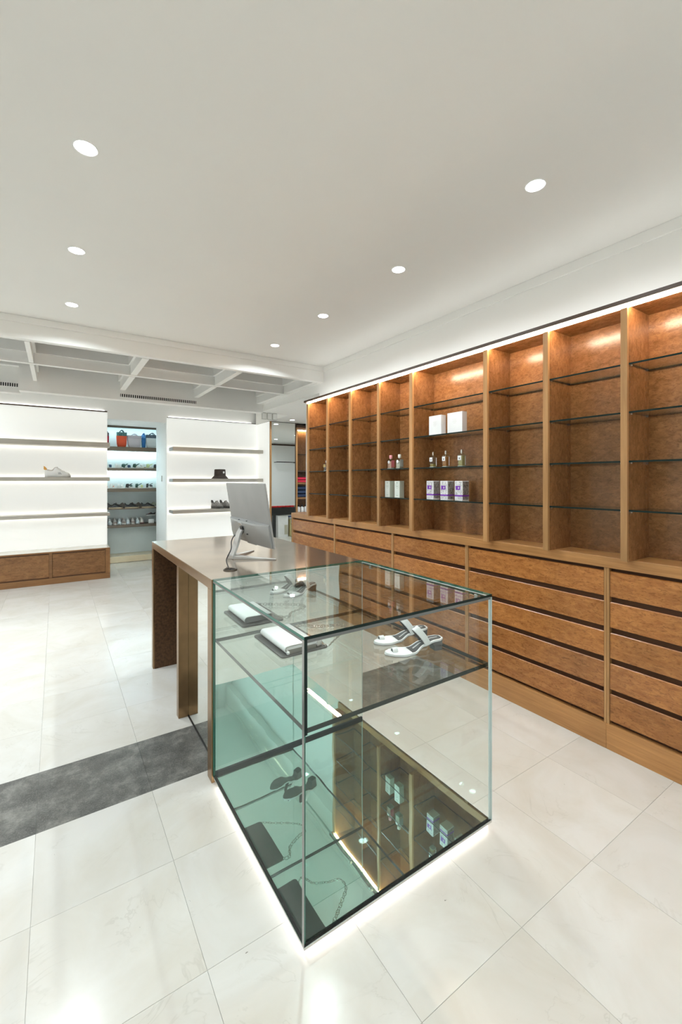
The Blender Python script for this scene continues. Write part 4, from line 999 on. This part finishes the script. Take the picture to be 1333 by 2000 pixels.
bag('white bag with navy patterned trim at the right of the top alcove shelf', 285.5, 310, 2.032, 0.25, (0.70, 0.72, 0.71), (0.006, 0.02, 0.035), (0.01, 0.02, 0.04))
FS = [0]
def flat_sandal(label, px, z, rz, sole_c, a_c, b_c, shelf, Lx=0.25):
    t = thing('strappy_sandal', label, 'sandal', (ax(px), 8.535 + 0.115 * FS[0], z), rz, 'sandals on the ' + shelf + ' alcove shelf')
    FS[0] = 1 - FS[0]
    HW = [(0, 0.012), (0.03, 0.028), (0.10, 0.024), (0.18, 0.038), (0.23, 0.028), (0.25, 0.006)]
    xs = [0.25 * q / 16 for q in range(17)]
    rg = [[(x - 0.125, -smooth_interp(HW, x) , 0.0 + (0.030 if x < 0.06 else max(0.006, 0.030 - (x - 0.06) * 0.3)) * zz) for x in xs] + [(x - 0.125, smooth_interp(HW, x), (0.030 if x < 0.06 else max(0.006, 0.030 - (x - 0.06) * 0.3)) * zz) for x in reversed(xs)] for zz in (0.0, 1.0)]
    part('sole', MB().loft(rg), plain('sandal sole', sole_c, 0.6), t, local=True)
    for nm, x, wd, hh, c in (('toe_strap', 0.05, 0.030, 0.050, a_c), ('ankle_strap', -0.035, 0.030, 0.072, b_c)):
        r2 = []
        for dx in (-wd / 2, wd / 2):
            r2.append([(x + dx + 0.02 * math.sin(a) * (-1 if nm == 'ankle_strap' else 1) * 0.6, 0.036 * math.cos(a), 0.012 + hh * math.sin(a)) for a in [math.pi * q / 10 for q in range(11)]] + [(x + dx, 0.033 * math.cos(a), 0.012 + (hh - 0.004) * math.sin(a)) for a in [math.pi * (10 - q) / 10 for q in range(11)]])
        part(nm, MB().loft(r2), plain('sandal strap', c, 0.5), t, local=True, smooth=True)
    part('back_strap', MB().tube([(-0.03, -0.03, 0.03), (-0.10, -0.024, 0.075), (-0.122, 0, 0.085), (-0.10, 0.024, 0.075), (-0.03, 0.03, 0.03)], 0.006, 6), plain('sandal back strap', b_c, 0.5), t, local=True, smooth=True)
wh, nv, gn, lm, dk, og, tn = (0.75, 0.75, 0.72), (0.02, 0.06, 0.12), (0.015, 0.07, 0.05), (0.55, 0.62, 0.30), (0.02, 0.02, 0.02), (0.75, 0.13, 0.03), (0.45, 0.35, 0.22)
flat_sandal('white sandal with navy toe strap, leftmost on the second alcove shelf', 222, 1.656, R(180), wh, nv, wh, 'second')
flat_sandal('white sandal with dark green straps on the second alcove shelf', 238, 1.656, R(200), wh, wh, gn, 'second')
flat_sandal('pale sandal with blue straps, middle of the second alcove shelf', 258, 1.656, R(190), wh, nv, gn, 'second')
flat_sandal('beige sandal with tan straps on the second alcove shelf', 273, 1.656, R(170), tn, tn, wh, 'second')
flat_sandal('sandal with lime green straps on the second alcove shelf', 284, 1.656, R(185), wh, wh, lm, 'second')
flat_sandal('white sandal with black strap, rightmost on the second alcove shelf', 301, 1.656, R(190), tn, wh, dk, 'second')
flat_sandal('sandal with orange straps, leftmost on the third alcove shelf', 213, 1.296, R(160), wh, og, wh, 'third')
flat_sandal('white sandal with orange toe on the third alcove shelf', 228, 1.296, R(180), wh, og, wh, 'third')
flat_sandal('white sandal with dark buckle strap on the third alcove shelf', 244, 1.296, R(190), wh, wh, dk, 'third')
flat_sandal('dark green strappy sandal, middle of the third alcove shelf', 264, 1.296, R(180), wh, gn, gn, 'third')
flat_sandal('sandal with lime toe strap on the third alcove shelf', 283, 1.296, R(170), wh, lm, dk, 'third')
flat_sandal('black and white sandal, rightmost on the third alcove shelf', 303, 1.296, R(185), wh, dk, wh, 'third')
k = 0
for px, dark_, lab in ((211, 0, 'grey sneaker half hidden at the left of the fourth alcove shelf'), (224, 1, 'leftmost black sneaker with tan sole on the fourth alcove shelf'), (241, 0, 'grey sneaker between the first two black ones on the fourth alcove shelf'), (256, 1, 'middle black sneaker with tan sole on the fourth alcove shelf'), (273, 0, 'grey sneaker right of the middle on the fourth alcove shelf'), (288, 1, 'rightmost black sneaker with tan sole on the fourth alcove shelf'), (303, 2, 'white and lime sneaker at the right end of the fourth alcove shelf')):
    up = [(0.17, 0.145, 0.125), (0.012, 0.012, 0.013), (0.55, 0.58, 0.45)][dark_]; so = [(0.13, 0.11, 0.095), (0.36, 0.28, 0.18), (0.7, 0.72, 0.68)][dark_]
    shoe('sneaker', lab, 'shoe', (ax(px) - 0.10, 8.525 if dark_ == 1 else 8.70, 0.940), R(-4), so, up, up, 'sneakers on the fourth alcove shelf', Lx=0.225, high=1.25, lace_c=tuple(c * 1.2 for c in up))
for k, (px, kind) in enumerate(((215, 1), (225, 0), (234, 1), (242, 0), (250.5, 1), (260, 0), (269.5, 1), (277.5, 2))):
    up = [(0.30, 0.245, 0.215), (0.60, 0.68, 0.70), (0.60, 0.56, 0.50)][kind]; so = [(0.62, 0.60, 0.56), (0.45, 0.50, 0.52), (0.08, 0.02, 0.02)][kind]
    od = ['first', 'second', 'third', 'fourth', 'fifth', 'sixth', 'seventh', 'eighth'][k]
    shoe('sneaker', od + ' shoe from the left on the lowest alcove shelf, ' + ['taupe', 'pale blue', 'cream with dark sole'][kind], 'shoe', (ax(px), 8.72, 0.652), R(-90), so, up, up, 'shoes on the lowest alcove shelf', Lx=0.225, high=1.3)
t = thing('shoe_stand', 'clear stand with small white card on the lowest alcove shelf', 'stand', (ax(295.5), 8.56, 0.652))
part('card', MB().box(-0.048, 0.048, -0.006, 0.0, 0.0, 0.072), M['white_card'], t, local=True)
part('post', MB().box(-0.006, 0.006, 0.02, 0.032, 0.0, 0.135), M['glass'], t, local=True)
part('foot', MB().box(-0.05, 0.05, 0.0, 0.09, 0.0, 0.006), M['glass'], t, local=True)
part('rest', MB().box(-0.07, 0.07, 0.005, 0.075, 0.135, 0.139), M['glass'], t, local=True)
o = shoe('sneaker', 'dark sneaker with red laces raised on the clear stand', 'shoe', (ax(304), 8.60, 0.791), R(180), (0.45, 0.43, 0.40), (0.03, 0.028, 0.03), (0.06, 0.05, 0.05), Lx=0.165, lace_c=(0.5, 0.03, 0.03))
